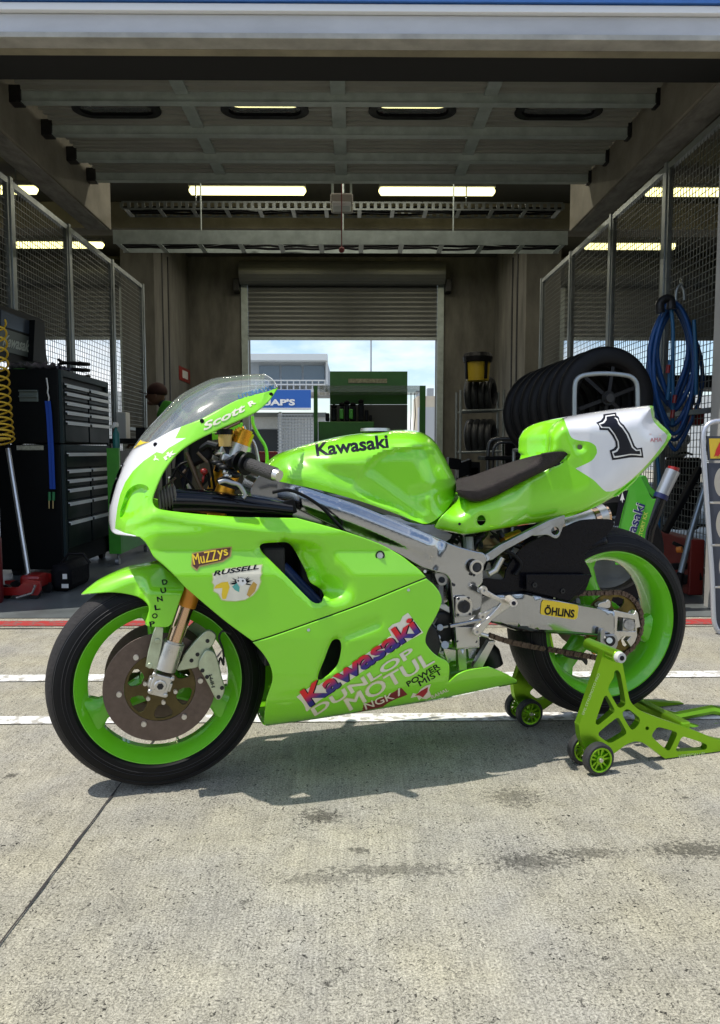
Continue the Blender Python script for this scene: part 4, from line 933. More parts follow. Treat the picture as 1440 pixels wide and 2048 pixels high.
k = MB(); slab(k, curve([(500, 985), (520, 950), (550, 955), (560, 965), (600, 985), (655, 1035), (690, 1062), (600, 1040), (560, 1020), (520, 1000)], True, 6), lambda x, y: onV(x, y, .10), -BV * .2)
k.build('steering_head_casting', ALU, B, bevel=.008, smooth=40)
vplate('far_fairing_bracket', curve([(418, 868), (440, 862), (485, 845), (480, 858), (445, 875), (425, 880)], True, 4), -.10, -.105, GREEN, B)
# ================================================================== ground and paint
def concrete(name, col, stain=True):
    m = bpy.data.materials.new(name); m.use_nodes = True; t = m.node_tree; N = t.nodes.new; K = t.links.new; b = t.nodes['Principled BSDF']
    b.inputs['Roughness'].default_value = .82; b.inputs['Specular IOR Level'].default_value = .25
    c = N('ShaderNodeTexCoord')
    def noise(scale, det=6, rough=.6, vec=None, st=None):
        n = N('ShaderNodeTexNoise'); n.inputs['Scale'].default_value = scale; n.inputs['Detail'].default_value = det; n.inputs['Roughness'].default_value = rough
        if st:
            q = N('ShaderNodeMapping'); q.inputs['Scale'].default_value = st; q.inputs['Rotation'].default_value = (0, 0, R(-2)); K(c.outputs['Object'], q.inputs[0]); K(q.outputs[0], n.inputs[0])
        else: K(c.outputs['Object'], n.inputs[0])
        return n.outputs[0]
    def ramp(src, p0, p1, c0=0., c1=1.):
        r = N('ShaderNodeMapRange'); r.inputs[1].default_value = p0; r.inputs[2].default_value = p1; r.inputs[3].default_value = c0; r.inputs[4].default_value = c1; K(src, r.inputs[0]); return r.outputs[0]
    def mul(a, bb):
        r = N('ShaderNodeMath'); r.operation = 'MULTIPLY'; K(a, r.inputs[0])
        if isinstance(bb, (int, float)): r.inputs[1].default_value = bb
        else: K(bb, r.inputs[1])
        return r.outputs[0]
    big = ramp(noise(1.1, 5, .6), .3, .7, .84, 1.10)
    mid = ramp(noise(9, 8, .7), .34, .66, .84, 1.13)
    grain = ramp(noise(210, 3, .8), .36, .64, .50, 1.45)
    broom = ramp(noise(14, 5, .75, st=(9, .30, 1)), .34, .66, .80, 1.12)
    f = mul(mul(mul(big, mid), grain), broom)
    # short dark pits and hair marks in the surface
    v = N('ShaderNodeTexVoronoi'); v.inputs['Scale'].default_value = 62; v.feature = 'F1'
    w = N('ShaderNodeVectorMath'); w.operation = 'ADD'; nn = N('ShaderNodeTexNoise'); nn.inputs['Scale'].default_value = 60; K(c.outputs['Object'], nn.inputs[0])
    s_ = N('ShaderNodeVectorMath'); s_.operation = 'SCALE'; s_.inputs['Scale'].default_value = .035; K(nn.outputs['Color'], s_.inputs[0]); K(c.outputs['Object'], w.inputs[0]); K(s_.outputs[0], w.inputs[1]); K(w.outputs[0], v.inputs[0])
    pits = ramp(v.outputs['Distance'], .13, .23, .10, 1)
    pm = ramp(noise(5, 4, .6), .36, .54, 0, 1)
    mixp = N('ShaderNodeMix'); mixp.data_type = 'FLOAT'; mixp.inputs[2].default_value = 1; K(pm, mixp.inputs[0]); K(pits, mixp.inputs[3])
    f = mul(f, mixp.outputs[0])
    hair = N('ShaderNodeTexNoise'); hair.inputs['Scale'].default_value = 44; hair.inputs['Detail'].default_value = 2; hair.inputs['Distortion'].default_value = 1.6; K(c.outputs['Object'], hair.inputs[0])
    ab = N('ShaderNodeMath'); ab.operation = 'SUBTRACT'; ab.inputs[1].default_value = .5; K(hair.outputs[0], ab.inputs[0]); ab2 = N('ShaderNodeMath'); ab2.operation = 'ABSOLUTE'; K(ab.outputs[0], ab2.inputs[0])
    hl = ramp(ab2.outputs[0], .0, .018, .18, 1); hm = ramp(noise(2.6, 5, .7), .32, .50, 0, 1)
    mixh = N('ShaderNodeMix'); mixh.data_type = 'FLOAT'; mixh.inputs[2].default_value = 1; K(hm, mixh.inputs[0]); K(hl, mixh.inputs[3])
    f = mul(f, mixh.outputs[0])
    # oil and rubber stains at their places
    if stain:
        st_n = noise(75, 4, .7)
        for (px, py, rx, ry, k) in ((640, 1633, .07, .05, .30), (1030, 1593, .09, .07, .45), (1060, 1722, .13, .05, .40), (1180, 1706, .10, .035, .45), (790, 1740, .20, .035, .50), (640, 1757, .12, .03, .6), (720, 1700, .03, .02, .35), (1390, 1700, .13, .05, .35),
                                (300, 1810, .25, .05, .82), (20, 1552, .03, .02, .35), (1370, 1595, .012, .01, .3), (655, 1968, .012, .009, .25), (490, 1804, .015, .01, .4), (1230, 1838, .008, .008, .35), (1098, 1402, .02, .02, .5), (700, 1512, .3, .06, .8)):
            p = onZ(px, py); sb = N('ShaderNodeVectorMath'); sb.operation = 'SUBTRACT'; sb.inputs[1].default_value = (p.x, p.y, 0); K(c.outputs['Object'], sb.inputs[0])
            sc = N('ShaderNodeVectorMath'); sc.operation = 'MULTIPLY'; sc.inputs[1].default_value = (1 / rx, 1 / ry, 0); K(sb.outputs[0], sc.inputs[0])
            ln = N('ShaderNodeVectorMath'); ln.operation = 'LENGTH'; K(sc.outputs[0], ln.inputs[0])
            ad = N('ShaderNodeMath'); ad.operation = 'MULTIPLY_ADD'; ad.inputs[1].default_value = 4.0; K(st_n, ad.inputs[0]); K(ln.outputs['Value'], ad.inputs[2])
            f = mul(f, ramp(ad.outputs[0], 2.40, 2.85, min(.9, k * 1.05), 1))
    mixc = N('ShaderNodeMix'); mixc.data_type = 'RGBA'; mixc.blend_type = 'MULTIPLY'; mixc.inputs[0].default_value = 1; mixc.inputs[6].default_value = (*col, 1)
    K(f, mixc.inputs[7])
    # yellowish and greyish patches
    tint = N('ShaderNodeMix'); tint.data_type = 'RGBA'; tint.blend_type = 'MULTIPLY'; K(ramp(noise(2.2, 4, .6), .35, .65), tint.inputs[0]); K(mixc.outputs[2], tint.inputs[6]); tint.inputs[7].default_value = (1.02, .99, .86, 1)
    K(tint.outputs[2], b.inputs['Base Color'])
    bn = N('ShaderNodeBump'); bn.inputs['Strength'].default_value = .45; bn.inputs['Distance'].default_value = .004; K(f, bn.inputs['Height']); K(bn.outputs[0], b.inputs['Normal'])
    return m
CONC = concrete('apron_concrete', (.405, .385, .33))
TY = onZ(720, 1243).y                                   # threshold of the garage
def sheet(name, pts, z, m, kind='structure'):
    k = MB(); k.f([k.v(Vector((p[0], p[1], z))) for p in pts]); o = k.build(name, m, loc=Vector((0, 0, 0)), recalc=False)
    if o.data.polygons[0].normal.z < 0: o.data.flip_normals()
    return props(o, kind=kind)
sheet('ground', [(-400, -400), (400, -400), (400, 600), (-400, 600)], 0, CONC)
FLOORM = mat('garage_floor_paint', (.135, .15, .15), .42, var=.35, vscale=2.5, rvar=.12, bump=.04)
sheet('garage_floor', [(-10, TY + .09), (9.5, TY + .09), (9.5, 15), (-10, 15)], .004, FLOORM)
def strip(name, l0, l1, r0, r1, m, z=.004):
    a, b, c, d = onZ(-60, l0, z), onZ(1500, r0, z), onZ(1500, r1, z), onZ(-60, l1, z)
    def ext(p, q, x): t = (x - p.x) / (q.x - p.x); return p + (q - p) * t
    return sheet(name, [ext(a, b, -9), ext(a, b, 9), ext(d, c, 9), ext(d, c, -9)], z, m)
LINE = mat('worn_white_line', (.72, .71, .68), .7, var=.25, vscale=26, bump=.1, pos=(.42, .50), col2=(.42, .40, .35))
strip('painted_line', 1350, 1363, 1341, 1353, LINE)
strip('painted_line', 1433, 1448, 1421, 1437, LINE)
strip('painted_red_line', 1242, 1252, 1237, 1248, mat('red_line_paint', (.34, .03, .028), .6, var=.3, vscale=22, pos=(.42, .50), col2=(.22, .10, .09)))
JT = mat('joint_filler', (.035, .03, .028), .9)
a, b = onZ(0, 1885, .004), onZ(302, 1487, .004); d = (b - a).normalized(); n = Vector((-d.y, d.x, 0)) * .0035
def wob(a, b, w, nme):
    k = MB(); N_ = 120; pr = None; dd = (b - a).normalized(); nn = Vector((-dd.y, dd.x, 0))
    for i in range(N_ + 1):
        p = a.lerp(b, i / N_) + nn * random.uniform(-.0012, .0012); ww = w * random.uniform(.6, 1.3)
        q = [k.v(p + nn * ww), k.v(p - nn * ww)]
        if pr: k.f([pr[0], pr[1], q[1], q[0]])
        pr = q
    o = k.build(nme, JT, loc=Vector((0, 0, 0))); props(o, kind='structure'); return o
wob(a - d * 3, a + d * ((TY - .03 - a.y) / d.y), .0028, 'pavement_joint')
p = onZ(-60, 1257, .0035); q = onZ(1500, 1252, .0035); wob(p - (q - p) * 1, q + (q - p) * 1, .006, 'pavement_joint')
# ================================================================== the pit garage
WALL = mat('garage_wall', (.17, .163, .14), .85, var=.5, stretch=(1.2, 1.2, .35), vscale=2.6, bump=.12, bscale=25)
CONW = mat('beam_concrete', (.30, .275, .225), .85, var=.35, vscale=2.2, bump=.15, bscale=30)
CEIL = mat('ceiling_panel', (.11, .105, .09), .9, var=.2, vscale=1)
SOFF = mat('rough_soffit', (.36, .34, .31), .9, var=.45, vscale=5, stretch=(2.5, 1, 1), bump=.2)
GALV = mat('galvanised_steel', (.34, .37, .37), .45, .75, rvar=.1, var=.22, vscale=14)
GALVD = mat('dull_zinc', (.44, .50, .475), .42, .05, rvar=.1, var=.25, vscale=8)
WMET = mat('white_metal_fascia', (.55, .56, .60), .5, var=.2, vscale=3, bump=.05, stretch=(.4, 1, 1))
BLUEF = mat('blue_fascia', (.03, .13, .42), .45, var=.1)
BEIG = mat('stained_soffit', (.30, .27, .19), .8, var=.35, vscale=3)
YF = TY + .03
g = thing('pit_garage', Vector((-.2, TY, 0)), 'open concrete pit garage with white metal header and roller doors', 'garage')
def gbox(name, lo, hi, m, bevel=None, mats=None, parent=None):
    return MB().box(lo, hi).build(name, m, parent or g, bevel=bevel)
zs = lambda py, Y: onY(706, py, Y).z
z80, z30, z15 = zs(80, YF), zs(31, YF), zs(14, YF)
gbox('header_panel', (-9, YF, z80 + .03), (9, YF + .14, z30), WMET)
gbox('header_lip', (-9, YF - .012, z80), (9, YF + .10, z80 + .028), mat('dull_lip', (.42, .41, .38), .6, var=.3, vscale=6), .003)
gbox('header_soffit', (-9, YF + .103, z80 + .001), (9, YF + .17, z80 + .026), BEIG)
gbox('header_strip', (-9, YF - .03, z30 + .004), (9, YF + .1, z15), mat('white_strip', (.80, .81, .84), .4), .004)
gbox('blue_fascia', (-9, YF - .045, z15 + .004), (9, YF + .1, z15 + 1.6), BLUEF)
gbox('void_panel', (-9, YF + .18, z80 + .03), (9, YF + .5, z15 + 1.6), mat('painted_void', (.01, .01, .01), .9))  # blackened underside stands in for the dark void above the door
PIL = mat('pale_door_post', (.42, .41, .38), .6, var=.15, vscale=3, bump=.04)
xr = onY(1406, 1230, YF + .36).x
gbox('door_post', (xr, YF + .06, .0), (xr + .42, YF + .36, z80 - .002), PIL, .006)
gbox('door_post', (-2.45 - .42, YF + .06, .0), (-2.45, YF + .36, z80 - .002), PIL, .006)
gbox('front_wall', (xr + .424, YF + .10, 0), (9, YF + .3, z80 - .002), WALL); gbox('front_wall', (-9, YF + .10, 0), (-2.874, YF + .3, z80 - .002), WALL)
gbox('ceiling', (-10, YF + .5, 4.75), (9.5, 15.3, 4.95), CEIL)
gbox('roof', (-10, YF - .045, 4.96), (9.5, 15.3, 5.1), WALL)
for x in (-10.004, 9.5): gbox('end_wall', (x, YF + .5, 0), (x + .2, 15.3, 4.745), WALL)
BY = 15.0; CX = -.2; PITCH = 6.2; DW = 1.85; DZ = zs(681, BY); TOPZ = zs(530, BY)
edges = [-10.0]
for i in (-1, 0, 1): edges += [CX + i * PITCH - DW, CX + i * PITCH + DW]
edges.append(9.5)
for a, b in zip(edges[::2], edges[1::2]): gbox('back_wall', (a, BY, 0), (b, BY + .25, 4.74), WALL)
for i in (-1, 0, 1): gbox('back_wall', (CX + i * PITCH - DW + .002, BY, TOPZ - .25), (CX + i * PITCH + DW - .002, BY + .25, 4.74), WALL)
# side beams over the partitions, pilasters, cross beam
for s, xi, xo in ((-1, -2.55, -2.80), (1, 2.30, 2.55)):
    x0, x1 = min(xi, xo), max(xi, xo)
    gbox('side_beam', (x0, YF + .51, 3.27), (x1, 8.16, 4.3), CONW, .01); gbox('beam_soffit', (x0 + .02, YF + .6, 3.262), (x1 - .02, 8.1, 3.268), SOFF)
gbox('pilaster', (-3.75, 12.4, 0), (-3.21, 14.99, 4.74), WALL, .01); gbox('pilaster', (2.79, 12.3, 0), (3.35, 14.99, 4.74), WALL, .01)
gbox('cross_beam', (-10, 11.8, 4.35), (9.4, 12.2, 4.74), CONW); gbox('cross_beam', (-10, 8.3, 4.4), (9.4, 8.6, 4.74), CONW)
for x in (-3.213, 2.787):
    k = MB()
    for yy in (12.9, 13.3): k.tube([Vector((x + (.003 if x < 0 else -.0), yy, .1)), Vector((x, yy, 4.3))], .022, 8)
    k.build('wall_conduit', DARK, g, smooth=30)
# ---- overhead door, open under the ceiling
od = thing('overhead_door', Vector((-.1, 5.5, 3.6)), 'open overhead door of grey ribbed panels with four oval windows under the ceiling', 'garage door')
ZD = 3.6; X0, X1 = -2.45, 2.26
SY = [onZ(706, y, ZD).y for y in (192, 258, 310, 351)]
RIB = mat('ribbed_door_panel', (.36, .36, .325), .42, .05, rvar=.1, var=.15, vscale=3)
WX = [onZ(x, 222, ZD).x for x in (235, 530, 825, 1118)]; WYc = onZ(706, 222, ZD).y
def oval(cx, cy, hx, hy, n=12):
    r = hy; pts = []
    for s in (1, -1):
        for i in range(n + 1):
            a = -math.pi / 2 + math.pi * i / n; pts.append((cx + s * (hx - r) + s * r * math.cos(a), cy + s * r * math.sin(a)))
    return pts
yb = SY[0] - .42
secs = [(yb, SY[0] - .01)] + [(a + .01, b - .01) for a, b in zip(SY, SY[1:])] + [(SY[3] + .01, SY[3] + .05)]
for i, (a, b) in enumerate(secs):
    k = MB(); holes = [oval(x, WYc, .31, .115) for x in WX] if i == 1 else []
    v2, fs, _ = fill([(X0, a), (X1, a), (X1, b), (X0, b)], holes)
    lo = [k.v(Vector((p[0], p[1], ZD + .03))) for p in v2]; hi = [k.v(Vector((p[0], p[1], ZD + .07))) for p in v2]; es = set()
    for f in fs:
        k.f([lo[j] for j in f]); k.f([hi[j] for j in f])
        for j in range(3): es.add((f[j], f[(j + 1) % 3]))
    for (p, q) in es:
        if (q, p) not in es: k.f([lo[p], hi[p], hi[q], lo[q]])
    n = max(1, int((b - a) / .085))
    for j in range(n):      # pressed ribs of the sheet
        yy = a + (b - a) * (j + .5) / n
        segs = [(X0, X1)]
        if i == 1 and abs(yy - WYc) < .16: xs = [X0] + sum([[x - .33, x + .33] for x in WX], []) + [X1]; segs = list(zip(xs[::2], xs[1::2]))
        for (p, q) in segs: k.box((p, yy - .016, ZD + .004), (q, yy + .016, ZD + .0295))
    pn = k.build('door_panel', RIB, od)
    if i == 1:
        for x in WX:
            k = MB(); o = oval(x, WYc, .345, .145); h = oval(x, WYc, .285, .088); m_ = len(o)
            rg = [[k.v(Vector((p[0], p[1], z))) for p in pts] for pts, z in ((o, ZD - .004), (o, ZD + .06), (h, ZD + .06), (h, ZD - .004))]
            for r0, r1 in zip(rg, rg[1:] + rg[:1]):
                for j in range(m_): k.f([r0[j], r0[(j + 1) % m_], r1[(j + 1) % m_], r1[j]])
            fr_ = k.build('window_frame', BLACK, od, smooth=30)
            k = MB(); k.f([k.v(Vector((p[0], p[1], ZD + .02))) for p in h]); k.build('window_pane', mat('tinted_pane', (.3, .32, .32), .15, alpha=.45), fr_)
for y in SY:
    k = MB(); k.box((X0 - .02, y - .028, ZD - .06), (X1 + .02, y - .023, ZD + .017)); k.box((X0 - .02, y + .023, ZD - .06), (X1 + .02, y + .028, ZD + .017)); k.box((X0 - .02, y - .042, ZD - .066), (X1 + .02, y + .030, ZD - .0605))
    k.build('door_strut', GALVD, od)
for x, nm in ((-1.27, 'door_rib'), (-.11, 'door_rib'), (1.03, 'door_rib')):
    for a, b in zip([yb] + SY, SY + [SY[-1] + .1]):
        w = .05 if x != -.11 else .055; gp_ = .042
        MB().box((x - w, a + gp_, ZD - .012), (x + w, b - gp_, ZD + .016)).build('door_rib', GALVD, od)
for x in (X0 - .06, X1 + .06):
    sg = -1 if x < 0 else 1
    for y in SY:
        k = MB(); k.box((x - .05, y - .05, ZD - .075), (x + .045, y + .05, ZD + .05)); k.cyl(Vector((x, y, ZD - .02)), Vector((x + sg * .12, y, ZD - .02)), .02, n=12); k.build('hinge_roller', DARK, od, bevel=.004)
rail = MB()
for x in (X0 - .14, X1 + .13):
    rail = MB(); rail.box((x - .03, YF + .55, ZD - .085), (x + .03, SY[3] + .45, ZD - .08)); rail.box((x - .03, YF + .55, ZD - .08), (x - .025, SY[3] + .45, ZD - .02)); rail.box((x + .025, YF + .55, ZD - .08), (x + .03, SY[3] + .45, ZD - .02))
    rail.build('door_track', GALV, od)
k = MB(); k.cyl(Vector((-2.5, YF + .75, 3.50)), Vector((2.3, YF + .75, 3.50)), .05, n=16); k.build('spring_shaft', mat('old_shaft', (.05, .04, .03), .5, .5, var=.5, vscale=6), od, smooth=30)
k = MB(); k.box((-2.6, YF + .62, 3.56), (2.4, YF + .66, 3.75)); k.build('top_section', BLACK, od)
# ---- opener motor and its chain
mo = thing('door_opener', Vector((-.13, 7.8, 3.8)), 'pale door opener motor hanging from the ceiling centre', 'motor')
p0 = onY(661, 392, 7.8); p1 = onY(706, 421, 7.8)
MB().box((p0.x, 7.7, p1.z + .04), (p1.x, 8.05, p0.z)).build('motor_housing', mat('beige_motor', (.32, .29, .26), .5), mo, bevel=.02)
MB().box((p0.x + .02, 7.66, p1.z), (p1.x - .02, 7.85, p1.z + .045)).build('motor_lens', mat('pale_lens', (.7, .7, .7), .3), mo, bevel=.01)
for x in (p0.x + .02, p1.x - .02): MB().box((x - .012, 7.8, p0.z), (x + .012, 7.82, 4.75)).build('hanger', GALVD, mo)
k = MB(); k.tube([Vector((-.11, 7.6, 3.75)), Vector((-.11, 7.6, 2.95))], .006, 6); k.ball(Vector((-.11, 7.6, 2.93)), .03); k.build('pull_cord', mat('red_cord', (.25, .05, .05), .6), mo)
# ---- roller shutters at the rear
SLAT = mat('shutter_slat', (.17, .175, .165), .42, .35, rvar=.08, var=.12, vscale=2)
def shutter(cx, lab):
    s = thing('roller_shutter', Vector((cx, BY, 0)), lab, 'roller shutter', 'roller shutters in the rear wall')
    ztop = zs(575, BY); k = MB(); n = int((ztop + .4 - DZ) / .09); pr = None
    for i in range(n * 4 + 1):
        z = DZ + .06 + i * .0225; y = BY - .02 - .022 * abs(math.sin(i * math.pi / 4))
        q = [k.v(Vector((cx - DW, y, z))), k.v(Vector((cx + DW, y, z)))]
        if pr: k.f([pr[0], pr[1], q[1], q[0]])
        pr = q
    k.build('shutter_curtain', SLAT, s, smooth=60)
    MB().box((cx - DW, BY - .05, DZ), (cx + DW, BY - .005, DZ + .06)).build('bottom_rail', GALV, s, bevel=.004)
    k = MB(); c = Vector((cx - DW - .1, BY - .18, zs(552, BY))); pf = []
    for i in range(25):
        a = 2 * math.pi * i / 25; pf.append((0, 0))
    ring = [(BY - .24 + .21 * math.cos(a), zs(552, BY) + .22 * math.sin(a) + (.008 if j % 2 else 0)) for j, a in enumerate(np.linspace(0, 2 * math.pi, 40, endpoint=False))]
    A_ = [k.v(Vector((cx - DW - .12, y, z))) for y, z in ring]; B_ = [k.v(Vector((cx + DW + .12, y, z))) for y, z in ring]
    k.f(A_); k.f(B_[::-1])
    for i in range(40): k.f([A_[i], A_[(i + 1) % 40], B_[(i + 1) % 40], B_[i]])
    k.build('rolled_curtain', SLAT, s)
    for x in (cx - DW - .13, cx + DW + .002): MB().box((x, BY - .09, 0), (x + .128, BY - .003, ztop + .1)).build('guide_rail', GALVD, s, bevel=.004)
    for x in (cx - DW - .26, cx + DW + .14): MB().box((x, BY - .25, ztop - .12), (x + .12, BY - .003, ztop + .12)).build('end_bracket', DARK, s, bevel=.01)
    return s
shutter(CX, 'half raised roller shutter in the middle of the rear wall'); shutter(CX - PITCH, 'half raised roller shutter seen through the left wire mesh'); shutter(CX + PITCH, 'half raised roller shutter seen through the right wire mesh')
# ---- cable trays
def tray(lab, y, z, x0, x1, w, h, m, perf=True):
    t = thing('cable_tray', Vector((0, y, z)), lab, 'cable tray')
    for yy in (y, y + w):
        k = MB(); k.box((x0, yy, z), (x1, yy + .004, z + .02)); k.box((x0, yy, z + h - .02), (x1, yy + .004, z + h))
        if perf:
            n = int((x1 - x0) / .09)
            for i in range(n + 1): xx = x0 + (x1 - x0) * i / n; k.box((xx - .02, yy, z + .0201), (xx + .02, yy + .004, z + h - .0201))
        else: k.box((x0, yy, z + .0201), (x1, yy + .004, z + h - .0201))
        k.build('tray_side', m, t)
    n = int((x1 - x0) / .42)
    for i in range(n + 1): xx = x0 + .05 + (x1 - x0 - .1) * i / n; MB().box((xx - .025, y + .005, z + .002), (xx + .025, y + w - .001, z + .012)).build('tray_rung', m, t)
    k = MB()
    for j in range(4):
        k.tube([Vector((x0 + (x1 - x0) * i / 30, y + .05 + j * (w - .1) / 3 + random.uniform(-.03, .03), z + .03 + random.uniform(0, .02))) for i in range(31)], .014, 6)
    k.build('cable_bundle', BLACK, t, smooth=60)
    for xx in (x0 + .9, (x0 + x1) / 2 + .02, x1 - 1.2): MB().cyl(Vector((xx, y + w / 2, z + h)), Vector((xx, y + w / 2, 4.75)), .008, n=6).build('tray_hanger', GALVD, t)
zt = zs(420, 9.7); tray('perforated cable tray lit by the ceiling lamps', 9.7, zt, -2.9, 2.65, .32, zs(403, 9.7) - zt, GALV)
zt = zs(489, 8.17); tray('solid sided cable tray at the end of the side beams', 8.17, zt, -2.54, 2.29, .35, zs(461, 8.17) - zt, GALVD, False)
# ---- fluorescent lamps
TUBE = mat('lamp_diffuser', (.9, .88, .7), .4, emit=((1, .93, .42), 2.2)); HOUS = mat('lamp_housing', (.5, .5, .48), .5)
def lamp(x, y, lab, z=None):
    z = z or zlamp
    l = thing('ceiling_lamp', Vector((x, y, z)), lab, 'ceiling lamp', 'fluorescent lamps under the ceiling'); hw = .79
    MB().box((x - hw, y - .08, z + .035), (x + hw, y + .08, z + .09)).build('lamp_housing', HOUS, l, bevel=.012)
    k = MB(); pf = [(-hw, .02), (-hw + .03, .06), (hw - .03, .06), (hw, .02)]; k.lathe(pf, Vector((x, y, z)), Vector((1, 0, 0)), 16, closed=False)
    for v in k.bm.verts: v.co.z = min(v.co.z, z + .034) if v.co.z > z else v.co.z
    k.build('lamp_diffuser', TUBE, l, smooth=60)
    al = bpy.data.lights.new('tube_light', 'AREA'); al.shape = 'RECTANGLE'; al.size = 1.4; al.size_y = .03; al.energy = 14; al.color = (1, .95, .82)
    ao = bpy.data.objects.new('tube_light', al); COL.objects.link(ao); ao.parent = l; ao.location = (0, 0, -.066)
    for xx in (x - .5, x + .5): MB().cyl(Vector((xx, y, z + .09)), Vector((xx, y, 4.75)), .008, n=6).build('lamp_rod', GALVD, l)
xa = onY(495, 380, 10.5).x; xb = onY(874, 380, 10.5).x
zlamp = onY(495, 381, 10.5).z; lamp(xa, 10.5, 'left lit fluorescent lamp ahead of the rear door'); lamp(xb, 10.5, 'right lit fluorescent lamp ahead of the rear door')
lamp(xa, 13.2, 'far left lit lamp just before the rear wall'); lamp(xb, 13.2, 'far right lit lamp just before the rear wall')
lamp(-.86, 8.0, 'lamp glimpsed through the second oval door window from the left'); lamp(.61, 8.0, 'lamp glimpsed through the third oval door window from the left')
lamp(xb - PITCH, 10.5, 'lit lamp beyond the left wire mesh'); lamp(xa + PITCH, 10.5, 'lit lamp beyond the right wire mesh'); lamp(xb - PITCH, 13.2, 'farthest lit lamp beyond the left wire mesh'); lamp(xa + PITCH, 13.2, 'farthest lit lamp beyond the right wire mesh')
# ---- wire mesh partitions
MESH = mat('mesh_wire', (.24, .25, .23), .5, .5)
def partition(x, ys, zt_, side):
    words_ = ['nearest', 'second', 'third', 'fourth']
    for i, (a, b) in enumerate(zip(ys, ys[1:])):
        p = thing('mesh_partition', Vector((x, a, 0)), '%s wire mesh panel of the %s partition, counted from the camera' % (words_[i], side), 'mesh partition', 'wire mesh partitions between the bays')
        w = .028
        MB().box((x - w, a - w, 0), (x + w, a + w, zt_ + .02)).build('partition_post', GALV, p, bevel=.004)
        k = MB(); k.box((x - .02, a + w + .002, zt_ - .045), (x + .02, b - w - .002, zt_)); k.box((x - .02, a + w + .002, .10), (x + .02, b - w - .002, .14)); k.box((x - .02, a + w + .002, 1.20), (x + .02, b - w - .002, 1.235))
        k.box((x - .018, a + w + .003, .141), (x + .018, a + w + .035, zt_ - .046)); k.box((x - .018, b - w - .035, .141), (x + .018, b - w - .003, zt_ - .046)); k.build('panel_frame', GALV, p)
        k = MB(); r = .0022; s = .05
        for j in range(int((b - a - .12) / s) + 1): yy = a + .07 + j * s; k.box((x - r, yy - r, .141), (x + r, yy + r, zt_ - .046))
        for j in range(int((zt_ - .2) / s)): zz = .17 + j * s; k.box((x + r + .0002, a + .065, zz - r), (x + 3 * r, b - .065, zz + r))
        k.build('wire_mesh', MESH, p)
    e = ys[-1]; return MB().box((x - .028, e - .02, 0), (x + .028, e + .03, zt_ + .02)).build('end_post', GALV, p, bevel=.004)
XLp, XRp = -2.67, 2.42
ysl = [onX(px, 700, XLp).y for px in (28, 141, 226, 286)]; ysr = [onX(px, 700, XRp).y for px in (1326, 1219, 1140, 1083)]
partition(XLp, [ysl[0] - 1.25] + ysl, onX(281, 569, XLp).z, 'left'); partition(XRp, [ysr[0] - 1.25] + ysr, onX(1083, 562, XRp).z, 'right')
# ---- fire sign and a socket
fs_ = thing('fire_sign', Vector((-3.2, 14.1, 2.4)), 'small red and white fire sign on the left pilaster', 'sign')
a = onX(358, 731, -3.205); b = onX(380, 768, -3.205)
MB().box((-3.209, a.y, b.z), (-3.20, b.y, a.z)).build('sign_plate', REDP, fs_)
MB().box((-3.1995, a.y + .25, b.z + .06), (-3.197, b.y - .2, a.z - .05)).build('sign_symbol', WHT, fs_)
# ================================================================== outside, beyond the rear door
def bluemat(): return mat('banner_blue', (.02, .11, .42), .5)
ob = thing('terrace_building', Vector((-2.5, 34, 0)), 'pale two storey building with a terrace rail and blue banner beyond the rear door', 'building')
Y2 = 34.0; P2 = lambda x, y, Y=Y2: onY(x, y, Y)
def obx(name, x0, y0, x1, y1, d0, d1, m, bevel=None, par=None):
    a = P2(x0, y0); b = P2(x1, y1); return MB().box((a.x, Y2 + d0, b.z), (b.x, Y2 + d1, a.z)).build(name, m, par or ob, bevel=bevel)
GW = mat('grey_panel_wall', (.30, .33, .36), .6, var=.1); WWH = mat('white_wall', (.62, .64, .64), .6, var=.1)
obx('upper_wall', 330, 709, 651, 768, .5, 9, GW); obx('roof_edge', 320, 709, 655, 722, -.3, .49, mat('pale_roof_edge', (.6, .64, .66), .5)); 
obx('corner_post', 651, 712, 655, 768, .2, .6, WWH)
for x0, x1 in ((516, 557), (561, 602), (606, 648)): obx('window', x0, 729, x1, 764, .44, .49, mat('dusky_glass', (.12, .16, .20), .15), None)
obx('terrace_slab', 330, 784, 652, 790, -1.5, .4, WWH)
k = MB()
for x in range(520, 655, 12): a = P2(x, 767); b = P2(x, 784); k.beam(Vector((a.x, Y2 - 1.4, b.z)), Vector((a.x, Y2 - 1.4, a.z)), .05, .05, Vector((0, 1, 0)))
for y in (767, 775): a = P2(505, y); b = P2(653, y); k.beam(Vector((a.x, Y2 - 1.45, a.z)), Vector((b.x, Y2 - 1.45, a.z)), .05, .05)
k.build('terrace_rail', WWH, ob)
obx('banner', 400, 786, 626, 820, -1.7, -1.6, bluemat()); obx('banner_edge', 400, 820, 626, 824, -1.72, -1.6, WWH)
k = MB(); write(k, "UAP'S", (524, 811), (590, 811), 13, lambda x, y: onY(x, y, Y2 - 1.72), bold=.04); k.build('banner_lettering', WHT, ob, recalc=False)
obx('ground_floor_wall', 330, 824, 652, 930, .5, 9, WWH); obx('floor_opening', 500, 858, 558, 930, .45, .495, mat('dark_opening', (.03, .035, .04), .6)); obx('pillar', 558, 824, 564, 930, -.2, .45, WWH)
obx('upper_grille', 505, 824, 652, 833, .40, .49, mat('grey_grille', (.2, .22, .22), .6))
k = MB()
for x in range(566, 632, 6): a = P2(x, 834); b = P2(x, 925); k.box((a.x - .02, Y2 - 2.0, b.z), (a.x + .02, Y2 - 1.98, a.z))
for y in range(834, 925, 6): a = P2(564, y); b = P2(630, y); k.box((a.x, Y2 - 2.03, a.z - .02), (b.x, Y2 - 2.001, a.z + .02))
